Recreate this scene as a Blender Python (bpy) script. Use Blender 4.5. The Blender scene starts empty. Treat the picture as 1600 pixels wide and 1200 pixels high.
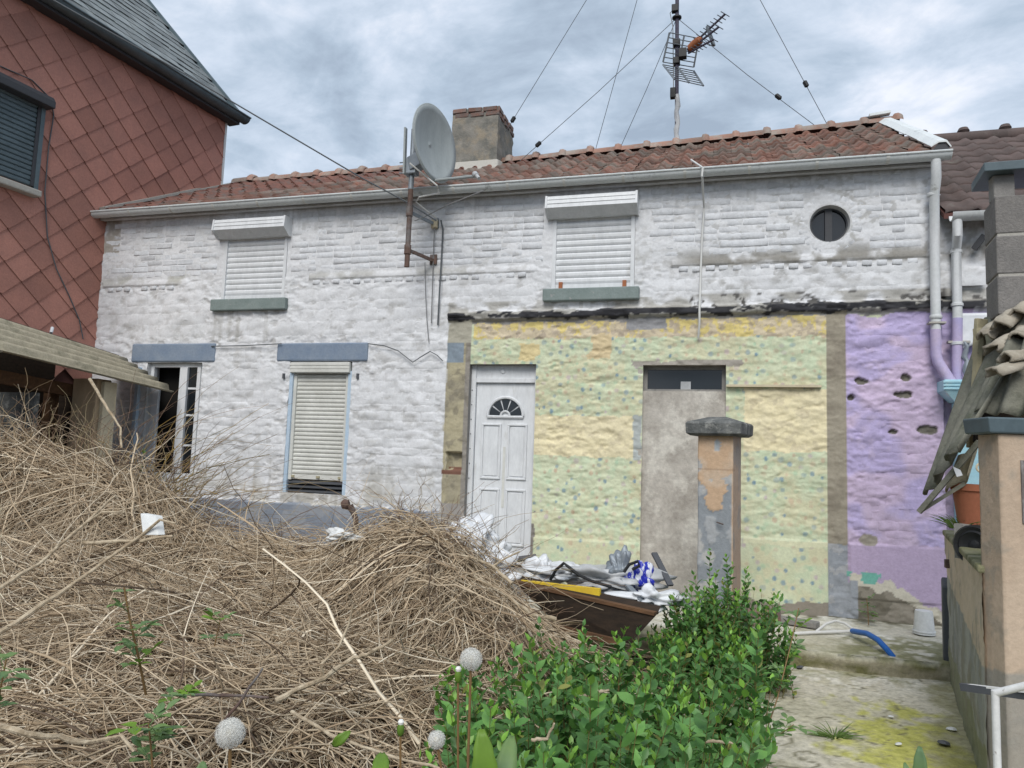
import bpy, math, random
import numpy as np
from mathutils import Vector, Matrix

S = bpy.context.scene
COL = S.collection
random.seed(7)
RS = np.random.RandomState(11)

# ------------------------------------------------------------------ camera
F_PX = 1155.0
YAW, PITCH, ROLL = math.radians(-15.89), math.radians(5.59), math.radians(1.94)
CAM = np.array([0.0, -7.6, 1.45])
_f = np.array([math.sin(YAW) * math.cos(PITCH), math.cos(YAW) * math.cos(PITCH), math.sin(PITCH)])
_r = np.cross(_f, [0, 0, 1.0]); _r /= np.linalg.norm(_r)
_u = np.cross(_r, _f)
_c, _s = math.cos(ROLL), math.sin(ROLL)
RGT, UPV = _c * _r + _s * _u, -_s * _r + _c * _u
cd = bpy.data.cameras.new('camera')
cd.sensor_width = 36.0
cd.lens = F_PX / 1600.0 * 36.0
cd.clip_start, cd.clip_end = 0.05, 2000.0
camo = bpy.data.objects.new('camera', cd); COL.objects.link(camo)
camo.matrix_world = Matrix(((RGT[0], UPV[0], -_f[0], CAM[0]), (RGT[1], UPV[1], -_f[1], CAM[1]),
                            (RGT[2], UPV[2], -_f[2], CAM[2]), (0, 0, 0, 1)))
S.camera = camo

# ------------------------------------------------------------------ overcast sky
SUN_EL, SUN_AZ = math.radians(45), math.radians(176)     # azimuth from +Y clockwise: behind the viewer
W = bpy.data.worlds.new('World'); S.world = W; W.use_nodes = True
nt = W.node_tree; N = nt.nodes; L = nt.links
for n in list(N): N.remove(n)
out = N.new('ShaderNodeOutputWorld'); bg = N.new('ShaderNodeBackground'); bg.inputs[1].default_value = 0.1
sky = N.new('ShaderNodeTexSky'); sky.sky_type = 'NISHITA'; sky.sun_disc = False
sky.sun_elevation = SUN_EL; sky.sun_rotation = SUN_AZ
tc = N.new('ShaderNodeTexCoord'); sep = N.new('ShaderNodeSeparateXYZ'); L.new(tc.outputs['Generated'], sep.inputs[0])
ab = N.new('ShaderNodeMath'); ab.operation = 'ABSOLUTE'; L.new(sep.outputs[2], ab.inputs[0])
ad = N.new('ShaderNodeMath'); ad.operation = 'ADD'; ad.inputs[1].default_value = 0.22; L.new(ab.outputs[0], ad.inputs[0])
dv = N.new('ShaderNodeVectorMath'); dv.operation = 'DIVIDE'
cb = N.new('ShaderNodeCombineXYZ')
for k in range(3): L.new(ad.outputs[0], cb.inputs[k])
L.new(tc.outputs['Generated'], dv.inputs[0]); L.new(cb.outputs[0], dv.inputs[1])
mp = N.new('ShaderNodeMapping'); mp.inputs['Scale'].default_value = (1.0, 1.25, 0.6); mp.inputs['Location'].default_value = (3.1, 1.7, 0)
mp.inputs['Rotation'].default_value = (0, 0, 0.35)
L.new(dv.outputs[0], mp.inputs[0])
n1 = N.new('ShaderNodeTexNoise'); n1.inputs['Scale'].default_value = 2.0; n1.inputs['Detail'].default_value = 8; n1.inputs['Roughness'].default_value = 0.55; n1.inputs['Distortion'].default_value = 0.7
n2 = N.new('ShaderNodeTexNoise'); n2.inputs['Scale'].default_value = 4.6; n2.inputs['Detail'].default_value = 8; n2.inputs['Roughness'].default_value = 0.6; n2.inputs['Distortion'].default_value = 0.3
for n in (n1, n2): L.new(mp.outputs[0], n.inputs['Vector'])
mx = N.new('ShaderNodeMix'); mx.data_type = 'FLOAT'; mx.inputs[0].default_value = 0.46
L.new(n1.outputs[0], mx.inputs[2]); L.new(n2.outputs[0], mx.inputs[3])
rp = N.new('ShaderNodeValToRGB'); L.new(mx.outputs[0], rp.inputs[0])
el = rp.color_ramp.elements
el[0].position = 0.385; el[0].color = (0.21, 0.255, 0.315, 1)
el[1].position = 0.63; el[1].color = (0.51, 0.53, 0.58, 1)
e = el.new(0.46); e.color = (0.27, 0.325, 0.392, 1)
e = el.new(0.54); e.color = (0.365, 0.415, 0.485, 1)
sc = N.new('ShaderNodeVectorMath'); sc.operation = 'SCALE'; sc.inputs['Scale'].default_value = 10.0
L.new(rp.outputs[0], sc.inputs[0])
m2 = N.new('ShaderNodeMix'); m2.data_type = 'RGBA'; m2.inputs[0].default_value = 0.93
L.new(sky.outputs[0], m2.inputs[6]); L.new(sc.outputs[0], m2.inputs[7])
L.new(m2.outputs[2], bg.inputs[0]); L.new(bg.outputs[0], out.inputs[0])

sd = bpy.data.lights.new('sun', 'SUN'); sd.energy = 1.4; sd.angle = math.radians(33); sd.color = (1.0, 0.965, 0.91)
so = bpy.data.objects.new('sun', sd); COL.objects.link(so)
sdir = Vector((math.sin(SUN_AZ) * math.cos(SUN_EL), math.cos(SUN_AZ) * math.cos(SUN_EL), math.sin(SUN_EL)))
so.rotation_euler = sdir.to_track_quat('Z', 'Y').to_euler(); so.location = (0, -8, 12)
S.view_settings.view_transform = 'Standard'; S.view_settings.look = 'None'
S.view_settings.gamma = 1.0; S.view_settings.use_curve_mapping = False
S.view_settings.exposure = 0.9
S.cycles.diffuse_bounces = 3; S.cycles.glossy_bounces = 2; S.cycles.transmission_bounces = 3; S.cycles.max_bounces = 5

# ------------------------------------------------------------------ helpers
def ray(px, py):
    return RGT * ((px - 800) / F_PX) - UPV * ((py - 600) / F_PX) + _f
def atY(px, py, Y=0.0):
    d = ray(px, py); return CAM + d * ((Y - CAM[1]) / d[1])
def atZ(px, py, Z=0.0):
    d = ray(px, py); return CAM + d * ((Z - CAM[2]) / d[2])
def atD(px, py, D):
    return CAM + ray(px, py) * D

_tabs = {}
def vnoise(x, y, seed=0):
    if seed not in _tabs: _tabs[seed] = np.random.RandomState(seed + 100).rand(256, 256)
    T = _tabs[seed]
    x = np.asarray(x, float); y = np.asarray(y, float)
    xi = np.floor(x).astype(int); yi = np.floor(y).astype(int)
    fx = x - xi; fy = y - yi
    fx = fx * fx * (3 - 2 * fx); fy = fy * fy * (3 - 2 * fy)
    a = T[xi % 256, yi % 256]; b = T[(xi + 1) % 256, yi % 256]
    c = T[xi % 256, (yi + 1) % 256]; d = T[(xi + 1) % 256, (yi + 1) % 256]
    return (a * (1 - fx) + b * fx) * (1 - fy) + (c * (1 - fx) + d * fx) * fy
def fbm(x, y, o=4, seed=0, g=0.5):
    v = 0; a = 1.0; t = 0
    for k in range(o):
        v = v + a * vnoise(np.asarray(x) * 2 ** k + 17 * k, np.asarray(y) * 2 ** k + 31 * k, seed + k); t += a; a *= g
    return v / t
def sst(a, b, x):
    t = np.clip((x - a) / (b - a), 0, 1); return t * t * (3 - 2 * t)

BASE = {}
def setp(o, parent):
    if parent is not None:
        o.parent = parent
        o.matrix_parent_inverse = Matrix.Translation(-BASE.get(parent.name, Vector((0, 0, 0))))
def tag(o, label, cat, group=None, kind=None):
    if label: o['label'] = label
    if cat: o['category'] = cat
    if group: o['group'] = group
    if kind: o['kind'] = kind
    return o
def thing(name, loc, label, cat, group=None):
    o = bpy.data.objects.new(name, None); COL.objects.link(o); o.location = loc
    o.empty_display_size = 0.1
    BASE[o.name] = Vector(loc); tag(o, label, cat, group); return o
def link(me, name, parent=None):
    o = bpy.data.objects.new(name, me); COL.objects.link(o); setp(o, parent); return o
def bevel(o, w=0.006, seg=2):
    m = o.modifiers.new('bevel', 'BEVEL'); m.width = w; m.segments = seg; m.limit_method = 'ANGLE'; m.angle_limit = 0.6
    return o
def mesh_np(name, v, faces, mat, parent=None, col=None, smooth=False, obj=True):
    """faces: (M,k) int array of equal-size polygons; col: per-vertex rgb"""
    v = np.asarray(v, np.float32); faces = np.asarray(faces, np.int32); k = faces.shape[1]
    me = bpy.data.meshes.new(name)
    me.vertices.add(len(v)); me.vertices.foreach_set('co', v.ravel())
    me.loops.add(faces.size); me.loops.foreach_set('vertex_index', faces.ravel())
    me.polygons.add(len(faces)); me.polygons.foreach_set('loop_start', np.arange(0, faces.size, k, dtype=np.int32))
    me.polygons.foreach_set('loop_total', np.full(len(faces), k, np.int32))
    if smooth: me.polygons.foreach_set('use_smooth', np.ones(len(faces), bool))
    me.update(calc_edges=True)
    if col is not None:
        a = me.color_attributes.new('Col', 'FLOAT_COLOR', 'POINT')
        c = np.ones((len(v), 4), np.float32); c[:, :3] = col; a.data.foreach_set('color', c.ravel())
    me.materials.append(mat)
    return link(me, name, parent) if obj else me

class MB:
    def __init__(s): s.v = []; s.f = []
    def poly(s, pts):
        b = len(s.v); s.v += [tuple(p) for p in pts]; s.f.append(tuple(range(b, b + len(pts))))
    def hexa(s, p):       # 8 points: bottom 4 ccw, top 4 ccw
        b = len(s.v); s.v += [tuple(map(float, q)) for q in p]
        for f in ((3, 2, 1, 0), (4, 5, 6, 7), (0, 1, 5, 4), (1, 2, 6, 5), (2, 3, 7, 6), (3, 0, 4, 7)): s.f.append(tuple(b + i for i in f))
        return s
    def box(s, x0, x1, y0, y1, z0, z1):
        return s.hexa([(x0, y0, z0), (x1, y0, z0), (x1, y1, z0), (x0, y1, z0), (x0, y0, z1), (x1, y0, z1), (x1, y1, z1), (x0, y1, z1)])
    def bar(s, a, b, w, h, up=(0, 0, 1)):      # box beam from a to b
        a = Vector(a); b = Vector(b); t = (b - a).normalized(); upv = Vector(up)
        r = t.cross(upv)
        if r.length < 1e-4: r = t.cross(Vector((1, 0, 0)))
        r.normalize(); u = r.cross(t).normalized(); r *= w / 2; u *= h / 2
        return s.hexa([a - r - u, a + r - u, b + r - u, b - r - u, a - r + u, a + r + u, b + r + u, b - r + u])
    def tube(s, pts, r, n=8, cap=True):
        pts = [Vector(p) for p in pts]; K = len(pts)
        rr = r if hasattr(r, '__len__') else [r] * K
        b0 = len(s.v); ref = Vector((0.31, 0.17, 0.93)); prev = None
        for i, p in enumerate(pts):
            t = (pts[min(i + 1, K - 1)] - pts[max(i - 1, 0)]).normalized()
            if prev is None:
                x = t.cross(ref)
                if x.length < 0.1: x = t.cross(Vector((1, 0, 0)))
            else: x = prev - t * prev.dot(t)
            x.normalize(); prev = x; y = t.cross(x)
            for k in range(n):
                a = 2 * math.pi * k / n; s.v.append(tuple(p + (x * math.cos(a) + y * math.sin(a)) * rr[i]))
        for i in range(K - 1):
            for k in range(n):
                a = b0 + i * n + k; b = b0 + i * n + (k + 1) % n; s.f.append((a, b, b + n, a + n))
        if cap:
            s.f.append(tuple(b0 + k for k in reversed(range(n)))); s.f.append(tuple(b0 + (K - 1) * n + k for k in range(n)))
        return s
    def lathe(s, prof, o, axis=(0, 0, 1), n=20, cap=True):   # prof: (r, h)
        ax = Vector(axis).normalized(); x = ax.cross(Vector((0.2, 0.9, 0.1))).normalized(); y = ax.cross(x); o = Vector(o); b0 = len(s.v)
        for r, h in prof:
            for k in range(n):
                a = 2 * math.pi * k / n; s.v.append(tuple(o + ax * h + (x * math.cos(a) + y * math.sin(a)) * r))
        for i in range(len(prof) - 1):
            for k in range(n):
                a = b0 + i * n + k; b = b0 + i * n + (k + 1) % n; s.f.append((a, b, b + n, a + n))
        if cap: s.f.append(tuple(b0 + k for k in reversed(range(n)))); s.f.append(tuple(b0 + (len(prof) - 1) * n + k for k in range(n)))
        return s
    def prism(s, poly, dvec):      # poly: list of 3d points, extruded by dvec
        b = len(s.v); n = len(poly); d = Vector(dvec)
        s.v += [tuple(p) for p in poly] + [tuple(Vector(p) + d) for p in poly]
        s.f.append(tuple(b + i for i in range(n))); s.f.append(tuple(b + n + i for i in reversed(range(n))))
        for i in range(n):
            j = (i + 1) % n; s.f.append((b + i, b + n + i, b + n + j, b + j))
        return s
    def mesh(s, name, mat, smooth=False):
        me = bpy.data.meshes.new(name); me.from_pydata(s.v, [], s.f); me.materials.append(mat)
        if smooth:
            me.polygons.foreach_set('use_smooth', np.ones(len(me.polygons), bool))
        me.update(); return me
    def build(s, name, mat, parent=None, smooth=False, bev=0):
        import bmesh
        me = s.mesh(name, mat, smooth)
        bm = bmesh.new(); bm.from_mesh(me); bmesh.ops.recalc_face_normals(bm, faces=bm.faces); bm.to_mesh(me); bm.free()
        if smooth:
            try: me.set_sharp_from_angle(angle=math.radians(40))
            except Exception: pass
        o = link(me, name, parent)
        if bev: bevel(o, bev)
        return o

def tubes_np(P, R, sides=3, seed=0):
    """P (N,K,3) polylines, R (N,K) radii -> verts, quads, twig index per vert"""
    N_, K, _ = P.shape
    T = np.gradient(P, axis=1); T /= np.linalg.norm(T, axis=2, keepdims=True) + 1e-9
    ref = np.random.RandomState(seed).randn(N_, 1, 3)
    X = np.cross(T, ref); X /= np.linalg.norm(X, axis=2, keepdims=True) + 1e-9
    Y = np.cross(T, X)
    an = np.arange(sides) * 2 * math.pi / sides
    V = P[:, :, None, :] + (X[:, :, None, :] * np.cos(an)[None, None, :, None] + Y[:, :, None, :] * np.sin(an)[None, None, :, None]) * R[:, :, None, None]
    idx = np.arange(N_ * K * sides).reshape(N_, K, sides)
    a = idx[:, :-1, :]; b = np.roll(idx, -1, axis=2)[:, :-1, :]; c = np.roll(idx, -1, axis=2)[:, 1:, :]; d = idx[:, 1:, :]
    Q = np.stack([a, b, c, d], -1).reshape(-1, 4)
    return V.reshape(-1, 3), Q, np.repeat(np.arange(N_), K * sides)

# ------------------------------------------------------------------ materials
def M(name, c1, c2=None, rough=0.75, scale=6, detail=6, lo=0.35, hi=0.65, bump=0.0, bscale=60, metal=0.0, rand=0.0, attr=False,
      c3=None, s3=2.0, t3=(0.55, 0.65), spec=0.3, trans=0.0, stretch=None, fine=0.06):
    m = bpy.data.materials.new(name); m.use_nodes = True; t = m.node_tree; n = t.nodes; l = t.links
    p = n['Principled BSDF']; p.inputs['Roughness'].default_value = rough; p.inputs['Metallic'].default_value = metal
    p.inputs['Specular IOR Level'].default_value = spec
    g = n.new('ShaderNodeNewGeometry'); vec = g.outputs['Position']
    if stretch:
        mpn = n.new('ShaderNodeMapping'); mpn.inputs['Scale'].default_value = stretch; l.new(vec, mpn.inputs[0]); vec = mpn.outputs[0]
    def noise(sc_, de=6, ro=0.6):
        q = n.new('ShaderNodeTexNoise'); q.inputs['Scale'].default_value = sc_; q.inputs['Detail'].default_value = de; q.inputs['Roughness'].default_value = ro
        l.new(vec, q.inputs['Vector']); return q.outputs[0]
    def ramp(src, a, b):
        q = n.new('ShaderNodeMapRange'); q.inputs[1].default_value = a; q.inputs[2].default_value = b; l.new(src, q.inputs[0]); return q.outputs[0]
    def mix(f, a, b, mode='MIX'):
        q = n.new('ShaderNodeMix'); q.data_type = 'RGBA'; q.blend_type = mode
        for s_, v_ in ((0, f), (6, a), (7, b)):
            if isinstance(v_, (int, float)): q.inputs[s_].default_value = v_
            elif isinstance(v_, tuple): q.inputs[s_].default_value = (*v_, 1)
            else: l.new(v_, q.inputs[s_])
        return q.outputs[2]
    if attr:
        a = n.new('ShaderNodeAttribute'); a.attribute_name = 'Col'; base = a.outputs['Color']
    elif c2 is not None: base = mix(ramp(noise(scale, detail), lo, hi), c1, c2)
    else:
        q = n.new('ShaderNodeRGB'); q.outputs[0].default_value = (*c1, 1); base = q.outputs[0]
    if c3 is not None: base = mix(ramp(noise(s3, 6, 0.65), *t3), base, c3)
    if fine:
        f_ = n.new('ShaderNodeMapRange'); f_.inputs[1].default_value = 0.25; f_.inputs[2].default_value = 0.75
        f_.inputs[3].default_value = 1 - fine * 2; f_.inputs[4].default_value = 1 + fine
        l.new(noise(bscale * 0.7, 3, 0.7), f_.inputs[0])
        q = n.new('ShaderNodeVectorMath'); q.operation = 'SCALE'; l.new(base, q.inputs[0]); l.new(f_.outputs[0], q.inputs['Scale']); base = q.outputs[0]
    if rand:
        oi = n.new('ShaderNodeObjectInfo'); hs = n.new('ShaderNodeHueSaturation')
        r1 = n.new('ShaderNodeMapRange'); r1.inputs[3].default_value = 1 - rand; r1.inputs[4].default_value = 1 + rand; l.new(oi.outputs['Random'], r1.inputs[0])
        l.new(r1.outputs[0], hs.inputs['Value']); l.new(base, hs.inputs['Color']); base = hs.outputs[0]
    l.new(base, p.inputs['Base Color'])
    if bump:
        b = n.new('ShaderNodeBump'); b.inputs['Strength'].default_value = bump; b.inputs['Distance'].default_value = 0.01
        l.new(noise(bscale, 4, 0.65), b.inputs['Height']); l.new(b.outputs[0], p.inputs['Normal'])
    if trans:
        tr = n.new('ShaderNodeBsdfTranslucent'); l.new(base, tr.inputs[0]); ms = n.new('ShaderNodeMixShader'); ms.inputs[0].default_value = trans
        l.new(p.outputs[0], ms.inputs[1]); l.new(tr.outputs[0], ms.inputs[2]); l.new(ms.outputs[0], n['Material Output'].inputs[0])
    return m

MAT = {}
MAT['wall'] = M('wall_paint', (0, 0, 0), attr=True, rough=0.8, bump=0.35, bscale=45, fine=0.07)
MAT['white_paint'] = M('painted_brick', (0.67, 0.685, 0.71), (0.57, 0.58, 0.60), scale=5, lo=0.4, hi=0.7, rough=0.8, bump=0.5, bscale=40, rand=0.05, c3=(0.40, 0.39, 0.37), s3=9, t3=(0.60, 0.78), fine=0.08)
MAT['pvc'] = M('white_pvc', (0.72, 0.735, 0.75), (0.64, 0.655, 0.67), scale=4, rough=0.45, fine=0.05, bscale=20, c3=(0.46, 0.45, 0.42), s3=5, t3=(0.60, 0.85), stretch=(2.5, 2.5, 0.9))
MAT['pvc_old'] = M('aged_white_pvc', (0.68, 0.68, 0.64), (0.56, 0.56, 0.52), scale=3, rough=0.5, c3=(0.38, 0.36, 0.32), s3=11, t3=(0.66, 0.8), fine=0.05, bscale=30)
MAT['gutter'] = M('grey_gutter', (0.60, 0.63, 0.63), (0.70, 0.73, 0.73), scale=3, rough=0.5, c3=(0.30, 0.32, 0.31), s3=7, t3=(0.6, 0.75))
MAT['glass'] = M('dark_glass', (0.012, 0.016, 0.02), rough=0.06, spec=0.6, fine=0)
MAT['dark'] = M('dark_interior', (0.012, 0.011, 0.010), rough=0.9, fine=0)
MAT['blue_lintel'] = M('blue_grey_paint', (0.19, 0.245, 0.33), (0.24, 0.29, 0.36), scale=7, rough=0.75, bump=0.3, bscale=50, fine=0.07)
MAT['green_sill'] = M('green_grey_paint', (0.19, 0.235, 0.225), (0.235, 0.28, 0.27), scale=8, rough=0.7, bump=0.3, c3=(0.30, 0.31, 0.30), s3=14, t3=(0.6, 0.64))
MAT['pale_blue'] = M('pale_blue_paint', (0.42, 0.55, 0.68), (0.50, 0.60, 0.70), scale=8, rough=0.7, bump=0.2)
MAT['sky_blue'] = M('sky_blue_paint', (0.35, 0.60, 0.70), (0.42, 0.66, 0.74), scale=6, rough=0.6, c3=(0.55, 0.66, 0.68), s3=12, t3=(0.6, 0.7))
MAT['concrete'] = M('grey_concrete', (0.30, 0.29, 0.27), (0.22, 0.21, 0.20), scale=5, rough=0.9, bump=0.5, bscale=70, c3=(0.14, 0.14, 0.13), s3=6, t3=(0.58, 0.75))
MAT['render'] = M('cement_render', (0.52, 0.485, 0.435), (0.36, 0.33, 0.29), scale=4, rough=0.9, bump=0.45, bscale=35, c3=(0.60, 0.57, 0.51), s3=2.6, t3=(0.5, 0.60), fine=.12)
MAT['jamb'] = M('olive_stone', (0.40, 0.36, 0.24), (0.30, 0.27, 0.18), scale=6, rough=0.9, bump=0.5, bscale=30, c3=(0.18, 0.16, 0.12), s3=9, t3=(0.6, 0.7))
MAT['tile'] = M('clay_tile', (0.23, 0.115, 0.085), (0.15, 0.085, 0.068), scale=5, rough=0.85, bump=0.4, bscale=50, rand=0.28, c3=(0.17, 0.145, 0.125), s3=2.6, t3=(0.42, 0.60), fine=0.12)
MAT['ridge'] = M('ridge_clay', (0.36, 0.21, 0.16), (0.29, 0.18, 0.145), scale=5, rough=0.85, bump=0.4, bscale=50, rand=0.2, c3=(0.34, 0.29, 0.25), s3=5, t3=(0.45, 0.62))
MAT['brown_tile'] = M('brown_tile', (0.125, 0.092, 0.085), (0.095, 0.075, 0.07), scale=6, rough=0.8, bump=0.3, rand=0.15, c3=(0.17, 0.16, 0.14), s3=4, t3=(0.6, 0.75))
MAT['shingle'] = M('red_shingle', (0.42, 0.20, 0.155), (0.37, 0.18, 0.142), scale=4, rough=0.85, bump=0.3, bscale=60, rand=0.17, fine=0.08, c3=(0.34, 0.175, 0.14), s3=1.4, t3=(0.55, 0.75))
MAT['under_shingle'] = M('shingle_backing', (0.11, 0.05, 0.042), rough=0.9, fine=0)
MAT['slate'] = M('grey_slate', (0.22, 0.24, 0.24), (0.16, 0.18, 0.185), scale=6, rough=0.7, bump=0.4, rand=0.30)
MAT['zinc'] = M('dark_zinc', (0.11, 0.15, 0.17), (0.08, 0.11, 0.125), scale=5, rough=0.5)
MAT['dark_box'] = M('dark_brown_metal', (0.05, 0.052, 0.058), rough=0.55)
MAT['chimney'] = M('old_chimney_render', (0.27, 0.255, 0.225), (0.15, 0.15, 0.135), scale=6, rough=0.95, bump=0.9, bscale=30, c3=(0.30, 0.26, 0.20), s3=4, t3=(0.5, 0.65))
MAT['red_brick'] = M('red_brick', (0.24, 0.13, 0.10), (0.17, 0.12, 0.105), scale=10, rough=0.9, bump=0.5, rand=0.2, c3=(0.18, 0.16, 0.15), s3=9, t3=(0.44, 0.60))
MAT['dish'] = M('grey_dish', (0.37, 0.40, 0.40), (0.32, 0.35, 0.35), scale=4, rough=0.5, stretch=(3, 3, 0.5))
MAT['galv'] = M('galvanised', (0.30, 0.33, 0.36), (0.22, 0.25, 0.28), scale=9, rough=0.5, metal=0.3)
MAT['rust'] = M('rusty_steel', (0.16, 0.10, 0.08), (0.10, 0.07, 0.06), scale=12, rough=0.85, c3=(0.2, 0.2, 0.2), s3=5, t3=(0.5, 0.7))
MAT['mast'] = M('mast_paint', (0.05, 0.045, 0.075), (0.08, 0.07, 0.10), scale=9, rough=0.6)
MAT['ant'] = M('antenna_alu', (0.16, 0.18, 0.20), rough=0.5, metal=0.2)
MAT['orange'] = M('orange_plastic', (0.34, 0.12, 0.05), rough=0.6)
MAT['black'] = M('black_plastic', (0.02, 0.021, 0.023), rough=0.5)
MAT['wire'] = M('thin_wire', (0.10, 0.11, 0.12), rough=0.6, fine=0)
MAT['cable_w'] = M('white_cable', (0.62, 0.62, 0.60), rough=0.6, fine=0)
MAT['cable_g'] = M('grey_cable', (0.20, 0.20, 0.20), rough=0.6, fine=0)
MAT['peach'] = M('peach_paint', (0.52, 0.33, 0.20), (0.58, 0.40, 0.26), scale=4, rough=0.8, bump=0.35, bscale=40, c3=(0.40, 0.36, 0.31), s3=7, t3=(0.64, 0.68))
MAT['cream_post'] = M('cream_post_paint', (0.46, 0.34, 0.22), (0.38, 0.28, 0.18), scale=4, rough=0.8, stretch=(3, 3, 0.6))
MAT['wood'] = M('brown_wood', (0.17, 0.09, 0.045), (0.10, 0.055, 0.03), scale=6, rough=0.8, bump=0.4, stretch=(0.7, 4, 4))
MAT['darkwood'] = M('dark_wet_board', (0.045, 0.03, 0.02), (0.025, 0.018, 0.013), scale=6, rough=0.8, bump=0.4, stretch=(1, 4, 6))
MAT['fibro'] = M('fibre_cement', (0.47, 0.42, 0.31), (0.37, 0.33, 0.245), scale=9, rough=0.95, bump=0.6, bscale=60, c3=(0.21, 0.20, 0.14), s3=3, t3=(0.55, 0.7), fine=0.12)
MAT['fibro_g'] = M('grey_fibre_cement', (0.24, 0.235, 0.19), (0.17, 0.17, 0.14), scale=7, rough=0.95, bump=0.5, c3=(0.11, 0.12, 0.085), s3=5, t3=(0.5, 0.68), fine=0.1)
MAT['block'] = M('concrete_block', (0.25, 0.235, 0.22), (0.20, 0.19, 0.18), scale=8, rough=0.95, bump=0.6, bscale=90, rand=0.08, fine=0.14)
MAT['mortar'] = M('pale_mortar', (0.42, 0.40, 0.36), rough=0.95, bump=0.6, bscale=40)
MAT['terracotta'] = M('terracotta', (0.36, 0.13, 0.07), (0.30, 0.11, 0.06), scale=7, rough=0.75)
MAT['core'] = M('pile_gap_shade', (0.045, 0.032, 0.021), (0.020, 0.014, 0.009), scale=14, rough=1.0, bump=0.8)  # near-black colour holds the shade between the twigs
MAT['twig'] = M('dry_twigs', (0, 0, 0), attr=True, rough=0.85, fine=0)
MAT['bark'] = M('pale_bark', (0.56, 0.47, 0.34), (0.34, 0.26, 0.17), scale=22, rough=0.85, bump=0.8, c3=(0.22, 0.17, 0.11), s3=13, t3=(.56, .68))
MAT['leafA'] = M('privet_leaf', (0, 0, 0), attr=True, rough=0.42, trans=0.25, fine=0, spec=0.4)
MAT['leafB'] = M('single_leaf', (0.10, 0.245, 0.055), (0.165, 0.34, 0.085), scale=5, rough=0.4, trans=0.25, rand=0.3, fine=0, spec=0.4)
MAT['leaf_b'] = M('bright_leaf', (0.19, 0.33, 0.045), (0.15, 0.27, 0.04), scale=14, rough=0.45, trans=0.3, fine=0.03)
MAT['leaf_r'] = M('rose_leaf', (0.13, 0.22, 0.10), (0.19, 0.29, 0.10), scale=14, rough=0.5, trans=0.25, fine=0)
MAT['stem'] = M('green_stem', (0.16, 0.17, 0.05), (0.20, 0.12, 0.05), scale=9, rough=0.6, fine=0)
MAT['stem_b'] = M('brown_stem', (0.20, 0.12, 0.05), rough=0.6, fine=0)
MAT['path'] = M('worn_concrete', (0, 0, 0), attr=True, rough=0.9, bump=1.0, bscale=38, fine=0.16)
MAT['fluff'] = M('dandelion_fluff', (0.96, 0.95, 0.90), rough=0.9, trans=0.22, fine=0, spec=0.0)
MAT['plastic_w'] = M('white_plastic_film', (0.70, 0.72, 0.74), (0.60, 0.62, 0.65), scale=9, rough=0.35, fine=0.02)
MAT['plastic_g'] = M('grey_plastic_film', (0.36, 0.37, 0.38), (0.52, 0.53, 0.54), scale=6, rough=0.4, fine=0.03)
MAT['plastic_b'] = M('blue_print_film', (0.02, 0.03, 0.36), (0.66, 0.68, 0.75), scale=26, detail=2, lo=0.50, hi=0.56, rough=0.35, fine=0, stretch=(1, 1, 0.4))
MAT['yellow'] = M('yellow_paint', (0.72, 0.52, 0.04), (0.66, 0.44, 0.05), scale=5, rough=0.6, c3=(0.62, 0.50, 0.30), s3=9, t3=(0.62, 0.66))
MAT['cardboard'] = M('cream_sheet', (0.60, 0.53, 0.38), (0.52, 0.45, 0.32), scale=5, rough=0.8)
MAT['grey_pipe'] = M('grey_pipe', (0.085, 0.09, 0.10), rough=0.5)
MAT['blue_hose'] = M('blue_hose', (0.02, 0.12, 0.42), rough=0.4)
MAT['white_p'] = M('white_bucket', (0.70, 0.71, 0.70), (0.62, 0.63, 0.62), scale=7, rough=0.5)
MAT['green_sack'] = M('dark_green_plastic', (0.03, 0.09, 0.035), (0.05, 0.13, 0.05), scale=12, rough=0.5)
MAT['white_rail'] = M('white_rail_paint', (0.72, 0.72, 0.71), (0.66, 0.66, 0.65), scale=9, rough=0.5, c3=(0.3, 0.27, 0.25), s3=16, t3=(0.66, 0.7))
MAT['soil'] = M('soil', (0.075, 0.058, 0.040), (0.045, 0.036, 0.026), scale=4, rough=1, bump=0.9, bscale=30)
MAT['moss_edge'] = M('mossy_concrete', (0.30, 0.28, 0.20), (0.17, 0.17, 0.075), scale=4, rough=0.95, bump=0.7, bscale=40, c3=(0.065, 0.075, 0.03), s3=3, t3=(0.48, 0.62))
MAT['purple'] = M('purple_paint', (0.42, 0.31, 0.52), (0.48, 0.36, 0.58), scale=4, rough=0.75, bump=0.3, c3=(0.30, 0.26, 0.48), s3=3, t3=(0.55, 0.65))
MAT['grass'] = M('grass_blade', (0.10, 0.19, 0.04), (0.16, 0.24, 0.06), scale=30, rough=0.6, trans=0.2, fine=0)

def shell_mat():
    m = bpy.data.materials.new('dandelion_bright_shell'); m.use_nodes = True; t = m.node_tree; n = t.nodes; l = t.links; n.remove(n['Principled BSDF'])
    d = n.new('ShaderNodeBsdfDiffuse'); d.inputs[0].default_value = (0.95, 0.95, 0.91, 1); tr = n.new('ShaderNodeBsdfTransparent'); mx_ = n.new('ShaderNodeMixShader')
    g = n.new('ShaderNodeNewGeometry'); q = n.new('ShaderNodeTexNoise'); q.inputs['Scale'].default_value = 850; q.inputs['Detail'].default_value = 2; l.new(g.outputs['Position'], q.inputs['Vector'])
    r = n.new('ShaderNodeMapRange'); r.inputs[1].default_value = .35; r.inputs[2].default_value = .65; r.inputs[3].default_value = .12; r.inputs[4].default_value = .62; l.new(q.outputs[0], r.inputs[0])
    l.new(r.outputs[0], mx_.inputs[0]); l.new(tr.outputs[0], mx_.inputs[1]); l.new(d.outputs[0], mx_.inputs[2]); l.new(mx_.outputs[0], n['Material Output'].inputs[0]); return m
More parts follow.
